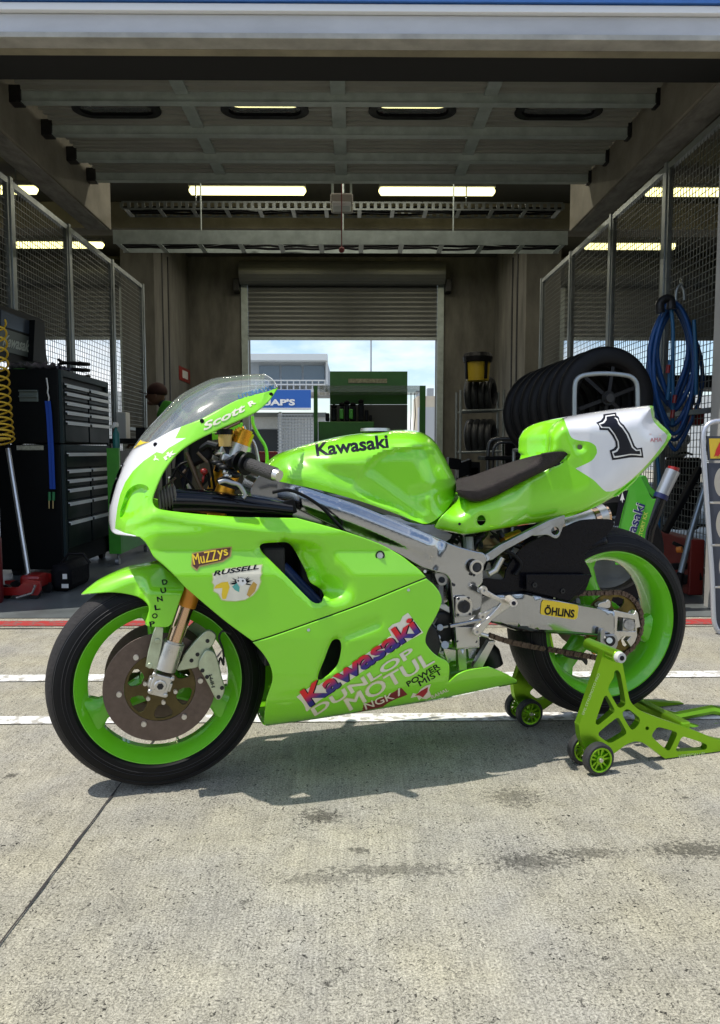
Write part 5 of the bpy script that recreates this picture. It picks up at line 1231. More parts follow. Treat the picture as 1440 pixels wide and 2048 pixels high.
k.build('fence_mesh', mat('fence_grey', (.3, .32, .33), .5, .3), thing('paddock_fence', Vector((P2(600, 900).x, Y2 - 2, 0)), 'grey grid fence panel in front of the pale building', 'fence'))
fp = thing('flag_pole', Vector((P2(742, 800, 40).x, 40, 0)), 'thin tall pole behind the green workstation', 'pole')
a = P2(742, 680, 40); k = MB(); k.tube([Vector((a.x, 40, 0)), Vector((a.x, 40, 9)), Vector((a.x, 40, 14))], [.05, .04, .03], 8); k.build('mast', mat('grey_mast', (.35, .38, .4), .5), fp, smooth=30)
pw = thing('paddock_wall', Vector((6, 60, 0)), 'low tan grandstand wall on the right beyond the rear door', 'grandstand')
a = onY(835, 792, 60); b = onY(1500, 880, 60); MB().box((a.x, 60, 0), (b.x + 20, 64, a.z)).build('stand_wall', mat('tan_stand', (.5, .44, .34), .8, var=.2, vscale=.5), pw)
c_ = onY(700, 815, 59.5); MB().box((a.x, 59, 0), (b.x + 20, 59.9, c_.z)).build('grey_base', mat('grey_base', (.38, .40, .42), .7), pw)
k = MB(); 
for i in range(7): x = a.x + i * .9; k.box((x, 61, a.z), (x + .5, 62, a.z + .5 + (i % 3) * .2))
k.build('roof_units', GW, pw)
ol = thing('paddock_building', Vector((-22, 40, 0)), 'white truck awning behind the left mesh', 'building'); a = onY(95, 840, 40); b = onY(245, 760, 40)
MB().box((a.x - 12, 40, 0), (b.x, 46, b.z - .6)).build('wall', WWH, ol)
orr = thing('paddock_building', Vector((20, 40, 0)), 'white hospitality unit behind the right mesh', 'building'); a = onY(1290, 840, 40)
MB().box((a.x, 40, 0), (a.x + 14, 46, onY(1290, 790, 40).z)).build('wall', WWH, orr)
# ================================================================== paddock stand under the swingarm
def Z4(pts): return [(1120 + x / 4.5, 1280 + y / 4.5) for x, y in pts]
st = thing('paddock_stand', bpt(buv(onV(1198, 1513, .3))[0], 0, 0), 'anodised green rear paddock stand on small wheels under the rear tyre', 'paddock stand')
OUT = curve(Z4([(392, 100), (375, 165), (280, 450), (200, 690), (172, 765), (185, 880), (215, 950), (300, 1060), (430, 1050), (500, 1012), (600, 940), (690, 912), (770, 938), (980, 1097), (1450, 1078), (1900, 1040), (1900, 930), (1450, 902), (1200, 812), (850, 690), (720, 632), (640, 562), (612, 470), (560, 190), (550, 110)]), True, 6, sharp=(0, 4, 13, 15, 16, 24))
CUT = [curve(Z4(c), True, 4) for c in (
    [(490, 285), (505, 270), (525, 275), (548, 320), (590, 565), (575, 595), (540, 612), (520, 600), (436, 450), (440, 415), (485, 330)],
    [(400, 508), (420, 500), (490, 625), (487, 650), (345, 765), (322, 755), (322, 730)],
    [(352, 830), (500, 708), (530, 705), (595, 820), (592, 850), (480, 918), (440, 925), (400, 900), (350, 860)],
    [(565, 655), (600, 622), (625, 628), (712, 700), (715, 745), (670, 800), (640, 803), (578, 705)],
    [(830, 850), (872, 790), (895, 785), (1045, 828), (1053, 855), (990, 992), (968, 995), (838, 882)],
    [(1043, 990), (1092, 882), (1112, 870), (1310, 935), (1325, 962), (1308, 986), (1055, 1003)],
    [(785 + 17 * math.cos(a), 795 + 17 * math.sin(a)) for a in np.linspace(0, 6.283, 10, endpoint=False)])]
def mirror_bm(bm):
    for v in bm.verts: v.co = v.co - BV * .40
def clampz(bm):
    for v in bm.verts: v.co.z = max(v.co.z, .004)
for sd in (1, -1):
    k = MB(); slab(k, OUT, lambda x, y: onV(x, y, .272), -BV * .024, CUT); bmesh.ops.remove_doubles(k.bm, verts=k.bm.verts[:], dist=1e-5)
    clampz(k.bm)
    if sd < 0: mirror_bm(k.bm)
    sp_ = k.build('side_plate', STANDG, st, bevel=.005, smooth=35)
    k = MB(); a = onV(1210, 1306, .160); e_ = onV(1236, 1313, .315); a = bpt(buv(e_)[0], .165 if sd > 0 else .225, buv(e_)[2]); b = bpt(buv(a)[0], .318, buv(a)[2]); k.cyl(a, b, .0185, n=28); b2 = bpt(buv(a)[0], .333, buv(a)[2])
    if sd < 0: mirror_bm(k.bm)
    k.build('hook_roller', STANDG, st, smooth=30, bevel=.002)
    k = MB(); k.cyl(b, b2, .0165, .0145, 24)
    if sd < 0: mirror_bm(k.bm)
    k.build('roller_cap', mat('white_cap', (.55, .55, .52), .5), st, smooth=30)
    k = MB(); k.cyl(b2, b2 + BV * .002, .007, n=12)
    if sd < 0: mirror_bm(k.bm)
    k.build('cap_bolt', BLK, st)
    wc = buv(onV(1199, 1514, .308)); rW = .047
    for v in (.302, .222):
        c = bpt(wc[0], v, rW)
        m = MB(); m.lathe([(.013, rW - .010), (.013, rW - .004), (.009, rW), (-.009, rW), (-.013, rW - .004), (-.013, rW - .010)], c, BV, 48)
        if sd < 0: mirror_bm(m.bm)
        wl = m.build('stand_wheel', mat('stand_tyre', (.03, .03, .032), .6, var=.3, vscale=30), st, smooth=40)
        m = MB(); m.lathe([(.013, rW - .0155), (.0145, rW - .011), (.0115, rW - .0102), (-.0115, rW - .0102), (-.0145, rW - .011), (-.013, rW - .0155)], c, BV, 48)
        m.lathe([(.012, .004), (.012, .0125), (-.012, .0125), (-.012, .004)], c, BV, 24)
        for i in range(5):
            a = R(72 * i + 14); e = BU * math.cos(a) + BZ * math.sin(a); s = e.cross(BV)
            for off_ in (-.006, .006): m.beam(c + e * .011 + s * off_ * .6, c + e * (rW - .0135) + s * off_ * 1.3, .0052, .014, BV)
        if sd < 0: mirror_bm(m.bm)
        m.build('wheel_rim', STANDG, wl, smooth=30)
        m = MB(); m.cyl(c + BV * .012, c + BV * .017, .007, .006, 12)
        if sd < 0: mirror_bm(m.bm)
        m.build('wheel_bolt', SILV, wl, smooth=30)
    m = MB(); m.cyl(bpt(wc[0], .21, rW), bpt(wc[0], .313, rW), .006, n=10)
    if sd < 0: mirror_bm(m.bm)
    m.build('wheel_axle', SILV, st, smooth=30)
k = MB(); write(k, 'EMS STYLEMOTO PRO', (1168, 1430), (1200, 1348), 5, lambda x, y: onV(x, y, .2726), bold=.02); write(k, 'VERTICALLEI', (1358, 1517), (1410, 1511), 7, lambda x, y: onV(x, y, .2726), bold=.01, shear=.3)
k.build('stand_lettering', mat('pale_green_print', (.6, .75, .35), .5), st, recalc=False)
q = buv(onV(1330, 1490, .18)); ub = q[0]
k = MB(); e0 = bpt(ub + .02, .248, .085); k.beam(e0, bpt(ub + .02, -.13, .085), .035, .03, BZ); k.build('cross_tube', STANDG, st, bevel=.006)
qe = buv(onV(1480, 1490, .18)); 
k = MB(); k.tube([onV(x, y, .0) for x, y in ((1298, 1424), (1350, 1433), (1422, 1419), (1500, 1436), (1560, 1470))], .0165, 8); k.build('handle_tube', STANDG, st)
k = MB(); k.tube([onV(x, y, .06) for x, y in ((1290, 1428), (1380, 1452), (1450, 1475))], .012, 8); k.tube([onV(x, y, .06) for x, y in ((1416, 1466), (1430, 1455), (1500, 1450))], .016, 8); k.build('handle_brace', STANDG, st)
# ================================================================== things on the left
CH = mat('black_chest', (.0035, .0045, .005), .5, spec=.2, var=.2); DRW = mat('drawer_front', (.006, .012, .013), .4, spec=.18, rvar=.08, var=.25, vscale=3)
X_, Ya, Yb = -2.15, 5.6, 6.66
zz = lambda y: .932 + (905 - y) / 1500 * 5.6
def chest(name, lab, z0, z1, rows, cat='tool chest'):
    t = thing(name, Vector((-2.37, 6.1, z0)), lab, cat)
    MB().box((-2.638, Ya, z0), (X_ - .02, Yb, z1)).build('cabinet_body', CH, t, bevel=.008)
    k = MB(); k.box((X_ - .019, Ya, z0), (X_ + .004, Ya + .035, z1)); k.box((X_ - .019, Yb - .035, z0), (X_ + .004, Yb, z1)); k.box((X_ - .019, Ya + .036, z1 - .05), (X_ + .004, Yb - .036, z1)); k.build('front_frame', mat('chest_edge', (.025, .04, .042), .5, spec=.2), t, bevel=.003)
    for (zl, zh, full) in rows:
        for (a, b) in (((Ya + .04, Yb - .04),) if full else ((Ya + .04, 6.13), (6.16, Yb - .04))):
            dr = MB().box((X_ - .018, a, zl), (X_ + .008, b, zh)).build('drawer', DRW, t, bevel=.003)
            k = MB(); k.box((X_ + .0085, a + .01, zh - .018), (X_ + .022, b - .01, zh - .010)); k.box((X_ + .0225, a + .01, zh - .036), (X_ + .026, b - .01, zh - .010)); k.build('drawer_handle', mat('bright_handle', (.82, .84, .84), .4), dr, bevel=.001)
    return t
rw1 = [zz(y) for y in (766, 782, 801, 820, 840, 885)]
tc1 = chest('top_chest', 'black upper tool chest with its lid raised, on the roller cabinet', zz(888) + .004, zz(741), [(b + .006, a, False) for a, b in zip(rw1, rw1[1:])])
rw2 = [zz(y) for y in (903, 937, 957, 976, 1003, 1042, 1100)]
tc2 = chest('roller_cabinet', 'black lower tool cabinet on casters with silver drawer handles', zz(1140), zz(889), [(b + .006, a, i == 0) for i, (a, b) in enumerate(zip(rw2, rw2[1:]))])
for (x, y) in ((-2.55, Ya + .06), (X_ - .07, Ya + .06), (-2.55, Yb - .06), (X_ - .07, Yb - .06)):
    k = MB(); k.cyl(Vector((x - .02, y, .035)), Vector((x + .02, y, .035)), .035, n=20); k.box((x - .03, y - .02, .04), (x + .03, y + .02, zz(1140) - .002)); k.build('caster', DARK, tc2, smooth=30)
MB().box((X_ - .2, Ya - .03, 1.44), (X_ - .0, Ya - .02, 1.45))
k = MB(); a = onY(38, 780, Ya - .012); b = onY(76, 803, Ya - .012); k.box((a.x, Ya - .03, a.z - .012), (b.x, Ya - .002, a.z)); k.box((a.x, Ya - .03, b.z + .03), (b.x, Ya - .02, b.z + .04)); k.box((a.x, Ya - .012, b.z), (b.x, Ya - .002, a.z - .013)); k.build('side_handle', mat('zinc_handle', (.25, .3, .28), .4, .7), tc1, bevel=.002)
k = MB(); a = onY(33, 891, Ya - .004); b = onY(87, 900, Ya - .004); k.box((a.x, Ya - .004, b.z), (b.x, Ya - .001, a.z)); k.build('maker_badge', mat('badge', (.5, .5, .4), .4, var=.4, vscale=60), tc1)
# raised lid
XL = -2.625
def xq(name, poly, x, t, m, par, bev=None):
    k = MB(); slab(k, poly, lambda a_, b_: onX(a_, b_, x), Vector((-t, 0, 0))); return k.build(name, m, par, bevel=bev)
ld = xq('chest_lid', [(-60, 588), (80, 636), (89, 642), (91, 700), (97, 728), (60, 730), (-60, 712)], XL, .03, CH, tc1, .004)
k = MB(); slab(k, [(70, 640), (89, 643), (91, 700), (96, 726), (66, 722)], lambda a_, b_: onX(a_, b_, XL + .05), Vector((-.048, 0, 0))); k.build('lid_side', CH, ld, bevel=.003)
xq('lid_mirror', [(2, 619), (66, 645), (66, 671), (2, 651)], XL + .006, .004, mat('sky_tinted_panel', (.10, .13, .18), .25, .5), ld)  # bluish colour stands in for sky reflected in this panel
xq('sign_plate', [(3, 655), (69, 677), (62, 716), (-12, 697)], XL + .008, .006, mat('grey_sign', (.11, .135, .12), .45, .2), ld)
k = MB(); write(k, 'Kawasaki', (5, 691), (58, 705), 23, lambda a_, b_: onX(a_, b_, XL + .0095), bold=.03)
k.build('sign_lettering', mat('pale_lettering', (.55, .6, .52), .5), ld, recalc=False)
# clutter on the chest
cl = thing('cable_coil', Vector((-2.3, 6.3, 1.56)), 'black coiled cable lying on top of the tool chest', 'cable'); k = MB()
k.tube([Vector((-2.32 + (.11 + .01 * math.sin(a * 3)) * math.cos(a), 6.32 + .16 * math.sin(a), 1.565 + .008 * a)) for a in np.linspace(0, 16, 90)], .013, 8); k.build('coil', BLACK, cl, smooth=60)
rg = thing('shop_cloth', Vector((-2.4, 5.8, 1.55)), 'crumpled grey and pink cloth on the tool chest', 'cloth'); k = MB()
N = 14; gr = [[k.v(Vector((-2.56 + .36 * i / N, 5.64 + .34 * j / N, 1.548 + .035 * abs(math.sin(i * 1.3 + j * .7)) + .02 * math.cos(j * 1.9)))) for j in range(N + 1)] for i in range(N + 1)]
for i in range(N):
    for j in range(N): k.f([gr[i][j], gr[i + 1][j], gr[i + 1][j + 1], gr[i][j + 1]])
k.build('cloth', mat('cloth_grey', (.22, .2, .24), .8, var=.6, vscale=18, col2=(.02, .02, .03)), rg, smooth=60)
gc = thing('glove', Vector((-2.5, 5.7, 1.55)), 'small green glove on the front of the tool chest', 'glove'); k = MB()
gp0 = onY(40, 741, 5.68); k.ball(gp0, .045, 1.6, 1, .35)
for i in range(4): k.tube([gp0 + Vector((.04, -.02 + i * .015, 0)), gp0 + Vector((.09, -.03 + i * .02, .0)), gp0 + Vector((.12, -.03 + i * .02, -.008))], .009, 8)
k.build('fabric', mat('green_glove', (.08, .25, .04), .7), gc, smooth=0)
# lanyard
la = thing('lanyard', Vector((-2.2, 5.57, 1.4)), 'blue lanyard with two green clips hanging on the chest side', 'lanyard')
k = MB(); a = [onY(x, y, 5.575) for x, y in ((96, 802), (99, 830), (103, 900), (106, 978))]
for o_ in (-.012, .012):
    pr = None
    for i, p in enumerate(a):
        q = [k.v(p + Vector((o_ - .010, -.004 if o_ < 0 else -.01, 0))), k.v(p + Vector((o_ + .010, -.004 if o_ < 0 else -.01, 0)))]
        if pr: k.f([pr[0], pr[1], q[1], q[0]])
        pr = q
k.build('strap', mat('blue_strap', (.01, .07, .45), .6), la, solid=.002)
k = MB(); k.tube([onY(x, y, 5.57) for x, y in ((93, 756), (96, 775), (95, 785), (98, 795), (97, 803))], .007, 8); k.build('snap_hook', SILV, la, smooth=60)
for x in (99, 107): k = MB(); k.tube([onY(x, 984, 5.57), onY(x, 1001, 5.57)], .011, 10); c = k.build('clip', mat('green_clip', (.03, .22, .08), .4), la, smooth=60); k = MB(); k.tube([onY(x - 1, 1001, 5.57), onY(x - 1, 1017, 5.57)], .006, 8); k.build('clip_hook', mat('brass', (.5, .4, .2), .4, .8), c, smooth=60)
# yellow spiral hose
yh = thing('spiral_air_hose', Vector((-2.42, 5.1, 2)), 'yellow spiral air hose hanging at the left edge of the garage', 'hose'); k = MB(); pts = []
T = 15; cx0 = onY(-4, 700, 5.1)
for i in range(T * 16):
    t = i / (T * 16); y = 645 + 240 * (1 - (1 - t) ** 1.35); r = .045 + .045 * t
    c = onY(-3 + 4 * t, y, 5.1); a = 2 * math.pi * T * t; pts.append(c + Vector((math.cos(a) * r, math.sin(a) * r, .026 * math.cos(a + .9))))
k.tube(pts, .0068, 8); k.tube([onY(-3, 645, 5.1), onY(-6, 560, 5.1), onY(-10, 460, 5.1)], .0068, 8); k.build('hose', mat('yellow_hose', (.72, .48, .04), .35), yh, smooth=60)
# trolley jack
tj = thing('trolley_jack', Vector((-2.3, 4.9, 0)), 'red trolley jack on the floor with a long silver handle', 'jack')
k = MB(); k.tube([onY(57, 1152, 5.15), onY(16, 897, 5.3)], .017, 14); k.build('jack_handle', mat('silver_tube', (.62, .63, .64), .28, .9), tj, smooth=30)
k = MB(); k.tube([onY(16, 897, 5.3), onY(11, 862, 5.32)], .019, 12); k.build('handle_grip', BLACK, tj, smooth=30)
pf = onZ(20, 1200); qf = onZ(88, 1194)
for yy, nm in ((pf.y - .0, 'side_frame'), (pf.y + .26, 'side_frame')):
    k = MB(); k.f([k.v(Vector((x, yy, z))) for x, z in ((pf.x - .15, .03), (qf.x, .03), (qf.x + .02, .06), (qf.x + .02, .12), (qf.x - .06, .13), (pf.x + .05, .08), (pf.x - .15, .08))]); k.build(nm, REDP, tj, solid=.02)
for (x, y, r) in ((qf.x - .03, pf.y + .03, .035), (qf.x - .03, pf.y + .24, .035), (pf.x - .05, pf.y + .05, .045), (pf.x - .05, pf.y + .22, .045)): k = MB(); k.cyl(Vector((x, y - .02, r)), Vector((x, y + .02, r)), r, n=18); k.build('jack_wheel', DARK, tj, smooth=30)
k = MB(); k.box((qf.x - .14, pf.y + .06, .06), (qf.x - .01, pf.y + .22, .145)); k.build('pump_block', REDP, tj, bevel=.02)
k = MB(); k.ball(onY(62, 1162, 5.05), .04, 1.4, 1, .8); k.build('pump_cap', mat('blue_cap', (.02, .08, .4), .4), tj, smooth=0)
k = MB(); k.tube([Vector((qf.x - .12, pf.y - .03, .02)), Vector((qf.x - .02, pf.y - .03, .05)), Vector((qf.x + .0, pf.y - .03, .10))], .008, 8); k.build('tie_bar', SILV, tj, smooth=60)
# black kit bag
kb = thing('kit_bag', Vector((-2.0, 5.45, 0)), 'black holdall with white tags on the floor in front of the cabinet', 'bag')
a = onZ(98, 1186); b = onZ(150, 1178); k = MB(); k.box((a.x, a.y, .0), (b.x + .02, a.y + .42, .19)); bg_ = k.build('bag_body', mat('black_nylon', (.006, .006, .008), .7, spec=.15, bump=.4, bscale=40, var=.4), kb, bevel=.045, smooth=60)
for (x0, y0, x1, y1) in ((125, 1148, 134, 1158), (123, 1168, 137, 1176)): p = onY(x0, y0, a.y - .003); q = onY(x1, y1, a.y - .003); MB().box((p.x, a.y - .004, q.z), (q.x, a.y - .001, p.z)).build('tag', WHT, bg_)
k = MB(); k.tube([Vector((a.x + .05, a.y + .1, .185)), Vector((a.x + .1, a.y + .1, .25)), Vector((a.x + .2, a.y + .1, .25)), Vector((a.x + .24, a.y + .1, .185))], .010, 8); k.build('bag_handle', BLACK, bg_, smooth=60)
# red air tank cut by the left edge
rt = thing('air_tank', Vector((-2.35, 4.75, 0)), 'dark red upright tank at the left edge of the picture', 'tank'); c = onZ(-14, 1206); k = MB()
k.lathe([(.0, .0), (0, .055), (.02, .062), (.40, .062), (.44, .045), (.46, 0)], Vector((c.x, c.y, .0)), BZ, 24, closed=False); k.build('tank_body', mat('dark_red_tank', (.13, .006, .008), .4, coat=.3), rt, smooth=50)
k = MB(); k.cyl(Vector((c.x, c.y, .44)), Vector((c.x, c.y, .52)), .018, n=12); k.build('tank_valve', DARK, rt, smooth=30)
# green service cart
GC = mat('green_cart_paint', (.05, .30, .02), .4, coat=.3, var=.15)
ca = thing('green_cart', Vector((-2.0, 6.6, 0)), 'green service cart on casters behind the tool cabinet, tools on top', 'cart')
xa_ = onY(224, 1000, 6.15).x; xb_ = onY(240, 1000, 6.15).x; zt_ = onY(230, 896, 6.15).z; zb_ = onY(230, 1108, 6.15).z
MB().box((xb_ - .10, 6.15, zb_), (xb_, 6.19, zt_)).build('end_panel', GC, ca, bevel=.004)
MB().box((xb_ - .10, 6.192, zb_), (xb_ - .001, 7.1, zb_ + .20)).build('lower_tray', GC, ca, bevel=.004); MB().box((xb_ - .10, 6.192, zt_ - .14), (xb_ - .001, 7.1, zt_ - .02)).build('upper_tray', DARK, ca, bevel=.004); MB().box((xb_ - .10, 7.102, zb_), (xb_, 7.14, zt_)).build('end_panel', GC, ca, bevel=.004)
for i in range(5): MB().box((xb_ - .09, 6.25 + .02 * i, .25 + i * .1), (xb_ - .004, 7.05, .262 + i * .1)).build('cart_shelf', mat('steel_shelf', (.3, .33, .33), .4, .6), ca)
for y in (6.2, 7.05): k = MB(); k.cyl(Vector((xb_ - .06, y, .03)), Vector((xb_ - .03, y, .03)), .03, n=16); k.tube([Vector((xb_ - .045, y, .03)), Vector((xb_ - .045, y + .02, .08)), Vector((xb_ - .045, y, zb_))], .010, 8); k.build('caster', mat('steel_caster', (.4, .4, .4), .4, .7), ca, smooth=30)
dp = thing('spray_bottle', Vector((xb_ - .05, 6.25, zt_)), 'teal spray bottle standing on the green cart', 'bottle'); k = MB(); k.lathe([(0, 0), (0, .028), (.12, .028), (.15, .012), (.17, .012), (.17, 0)], Vector((xb_ - .05, 6.25, zt_ + .001)), BZ, 16, closed=False); k.build('bottle', mat('teal_plastic', (.02, .16, .15), .4), dp, smooth=50)
k = MB(); k.box((xb_ - .065, 6.21, zt_ + .172), (xb_ - .035, 6.28, zt_ + .21)); k.build('spray_head', WHT, dp, bevel=.006)
tb = thing('work_table', Vector((-2.5, 8.2, 0)), 'dark steel table with white boxes beside the left mesh', 'table'); p = onY(232, 878, 8.2)
MB().box((-2.6, 7.9, p.z - .05), (-1.95, 8.9, p.z)).build('table_top', DARK, tb, bevel=.004)
for x in (-2.56, -1.99):
    for y in (7.94, 8.86): MB().box((x - .02, y - .02, 0), (x + .02, y + .02, p.z - .052)).build('leg', DARK, tb)
for (x, h, m, lab) in ((-2.45, .28, WHT, 'white carton standing on the dark table'), (-2.25, .12, DARK, 'low dark box on the dark table')):
    o = MB().box((x - .05, 8.0, p.z + .001), (x + .05, 8.15, p.z + h)).build('small_box', m, bevel=.004, loc=Vector((x, 8.05, p.z))); props(o, lab, 'box')
# ================================================================== things behind and on the right
BT = mat('old_rubber', (.004, .004, .005), .55, spec=.25, var=.4, vscale=9, rvar=.1)
def loose_tyre(c, axis, lab, r=.31, w=.085, rim=True, grp='tyres in the rack'):
    t = thing('race_tyre', c, lab, 'tyre', grp); m = MB(); pf = []
    for i in range(21):
        a = math.pi * i / 20; pf.append((math.cos(a) * w, .225 * r / .31 + (r - .225 * r / .31) * max(0, math.sin(a)) ** .6))
    m.lathe(pf + [(-w * .8, .21 * r / .31), (w * .8, .21 * r / .31)], c, axis, 64); m.build('tyre', BT if rim or r > .3 else mat('brightened_old_rubber', (.03, .032, .036), .45), t, smooth=50)  # small tyres get brightened rubber in place of light along their treads
    if rim:
        m = MB(); R0 = .222 * r / .31
        m.lathe([(w * .85, R0), (w * .8, R0 - .012), (w * .3, R0 - .03), (-w * .3, R0 - .03), (-w * .85, R0), (-w * .3, R0 - .022), (w * .3, R0 - .022)], c, axis, 48)
        m.lathe([(w * .6, .015), (w * .6, .045), (-w * .6, .045), (-w * .6, .015)], c, axis, 24); x = BZ.cross(axis).normalized()
        for i in range(6):
            a = R(60 * i + 20); e = x * math.cos(a) + axis.cross(x) * math.sin(a); m.beam(c + e * .04 + axis * w * .3, c + e * (R0 - .02) + axis * w * .1, .022, .018, axis)
        rm = m.build('rim', mat('black_rim', (.004, .004, .005), .4, .3), t, smooth=30)
        m = MB(); m.cyl(c + axis * w * .6, c + axis * (w * .6 + .02), .03, .025, 16); m.build('hub_cap', mat('grey_hub', (.05, .05, .05), .5, .5), rm, smooth=30)
    return t
c0 = onY(1212, 797, 4.62); c5 = onY(1090, 828, 5.35); ax = (c0 - c5); ax.z = 0; ax.normalize(); ax = (ax * .5 + Vector((.15, -1, 0)).normalized() * .5).normalized()
ords = ['nearest large tyre of the rack, its black rim showing', 'second large tyre from the front of the rack', 'third large tyre from the front of the rack', 'fourth large tyre from the front of the rack', 'fifth large tyre from the front of the rack', 'sixth large tyre from the front of the rack', 'rearmost large tyre of the rack']
for i in range(7): loose_tyre(c0.lerp(c5, i / 6), ax, ords[i], r=.315, w=.050, rim=i in (0,))
rk = thing('tyre_trolley', Vector((1.6, 4.9, 0)), 'low tyre trolley with a bent grey steel hoop at its front', 'trolley')
hp = [(1149, 900), (1149, 790), (1152, 762), (1166, 751), (1210, 747), (1258, 752), (1272, 764), (1275, 785), (1275, 880)]
k = MB(); k.tube([onY(x, y, 4.42) for x, y in curve(hp, False, 6)], .0135, 12); k.build('front_hoop', mat('grey_tube', (.36, .40, .41), .4, .6), rk, smooth=60)
a0 = onY(1149, 900, 4.42); a1 = onY(1275, 880, 4.42); b0 = Vector((1.2, 5.6, a0.z)); b1 = Vector((1.65, 5.6, a0.z))
for z in (.95, .55):
    for p, q in ((a0, b0), (a1, b1)): MB().tube([Vector((p.x, p.y, z)), Vector((q.x, q.y, z))], .013, 8).build('side_rail', GALV, rk, smooth=60)
for p in (a0, a1, b0, b1): MB().tube([Vector((p.x, p.y, .06)), Vector((p.x, p.y, a0.z))], .013, 8).build('upright', GALV, rk, smooth=60); MB().cyl(Vector((p.x - .02, p.y, .04)), Vector((p.x + .02, p.y, .04)), .04, n=16).build('caster', DARK, rk, smooth=30)
# small tyres on the rear rack
sr = thing('shelf_rack', Vector((2.1, 12, 0)), 'thin steel tyre rack against the rear right pilaster', 'rack')
for (y, nm) in ((822, 'shelf_bar'), (905, 'shelf_bar')):
    p = onY(922, y, 11.7); q = onY(1010, y - 3, 11.7)
    for yy in (11.7, 12.15): MB().cyl(Vector((p.x, yy, p.z)), Vector((q.x, yy, q.z)), .02, n=8).build('shelf_bar', GALV, sr, smooth=60)
for x in (922, 1008):
    p = onY(x, 780, 11.7)
    for yy in (11.7, 12.15): MB().cyl(Vector((p.x, yy, 0)), Vector((p.x, yy, p.z)), .02, n=8).build('upright', GALV, sr, smooth=60)
tn = ['left', 'middle', 'right']
for row, (yc, rl) in enumerate(((789, 'upper shelf of the rear rack'), (872, 'lower shelf of the rear rack'))):
    for i in range(4):
        c = onY(942 + i * 13, yc, 11.95); loose_tyre(c, Vector((1, -.45, 0)).normalized(), '%s tyre on the %s' % (('leftmost', 'second', 'third', 'rightmost')[i], rl), r=.27, w=.055, rim=False, grp='small tyres on the rear rack')
bk = thing('tool_drum', onY(957, 770, 12.0), 'black and yellow canister on top of the rear tyre rack', 'canister'); p = onY(955, 762, 11.6)
k = MB(); k.lathe([(0, 0), (0, .17), (.28, .19), (.28, 0)], Vector((p.x, 11.6, p.z)), BZ, 24, closed=False); k.build('drum_body', mat('drum_yellow', (.42, .30, .02), .4), bk, smooth=40)
k = MB(); k.lathe([(.281, 0), (.281, .22), (.36, .23), (.42, .20), (.44, 0)], Vector((p.x, 11.6, p.z)), BZ, 24, closed=False)
for a in (40, 200, 300): e = Vector((math.cos(R(a)), math.sin(R(a)), 0)); k.beam(Vector((p.x, 11.6, p.z + .02)) + e * .19, Vector((p.x, 11.6, p.z + .3)) + e * .2, .05, .03, e)
k.build('drum_lid', BLACK, bk, bevel=.01)
bn = thing('waste_bin', onZ(1020, 1060), 'black waste bin standing in front of the tyre rack', 'bin'); p = onY(1010, 878, 7.6); q = onY(1060, 878, 7.6); cx_ = (p.x + q.x) / 2 + .05
k = MB(); k.lathe([(0, 0), (0, .17), (p.z, .21), (p.z, .195), (.03, .16), (.03, 0)], Vector((cx_, 7.6, 0)), BZ, 28, closed=False); k.build('bin_body', BLACKG, bn, smooth=50)
k = MB(); k.lathe([(p.z - .02, .212), (p.z + .01, .218), (p.z + .02, .208), (p.z, .2)], Vector((cx_, 7.6, 0)), BZ, 28); k.build('bin_rim', BLACK, bn, smooth=50)
bs = thing('tool_stool', Vector((1.3, 7.0, 0)), 'dark tubular stool frame left of the waste bin', 'stool'); k = MB(); k.tube([onY(x, y, 7.0) for x, y in curve([(975, 1080), (976, 910), (980, 884), (992, 878), (1030, 878)], False, 6)], .017, 10); k.tube([onY(x, y, 7.3) for x, y in curve([(985, 1060), (986, 905), (992, 890), (1004, 885), (1040, 885)], False, 6)], .014, 10); k.build('stool_frame', mat('dark_tube', (.10, .10, .10), .35, .7), bs, smooth=60)
MB().box((1.22, 6.95, .86), (1.6, 7.35, .90)).build('stool_seat', BLACK, bs, bevel=.01)
eq = thing('parts_bin', Vector((1.15, 9.5, 0)), 'heap of black equipment on the floor beside the rear door', 'equipment'); k = MB(); rr = random.Random(2)
for i in range(16): p = onY(rr.uniform(905, 975), rr.uniform(925, 1010), 9.5); k.obox(p, Vector((rr.uniform(.04, .12), 0, rr.uniform(-.03, .03))), Vector((0, .12, 0)), Vector((0, 0, rr.uniform(.04, .12))))
k.box((1.2, 9.3, 0), (1.75, 9.8, .35)); k.build('case_pile', BLACK, eq, bevel=.012)
# green workstation
ws = thing('green_workstation', Vector((.2, 9.6, 0)), 'green workshop cabinet with a raised lid in front of the rear door', 'workstation')
WG = mat('dark_green_paint', (.035, .16, .012), .45, coat=.2, var=.15); Yw = 9.5
def wbox(name, x0, y0, x1, y1, d0, d1, m, bevel=.004):
    a = onY(x0, y0, Yw); b = onY(x1, y1, Yw); return MB().box((a.x, Yw + d0, b.z), (b.x, Yw + d1, a.z)).build(name, m, ws, bevel=bevel)
wbox('raised_lid', 657, 733, 821, 803, .55, .60, WG); wbox('lid_sign', 696, 749, 778, 758, .540, .548, mat('lid_badge', (.35, .33, .22), .5, var=.6, vscale=30), 0)
wbox('back_panel', 657, 803.5, 821, 868, .56, .59, mat('grey_back_panel', (.16, .145, .13), .6)); wbox('shelf_glass', 636, 771, 840, 784, .0, .5, mat('clear_shelf', (.2, .24, .2), .2, alpha=.5), 0)
wbox('upright', 627, 771, 636, 1000, 0, .06, WG); wbox('upright', 840, 771, 850, 1000, 0, .06, WG); wbox('cabinet_front', 636.5, 843, 748, 1030, .02, .55, WG, .008); wbox('cabinet_front', 749, 868, 839.5, 1030, .02, .55, WG, .008)
k = MB()
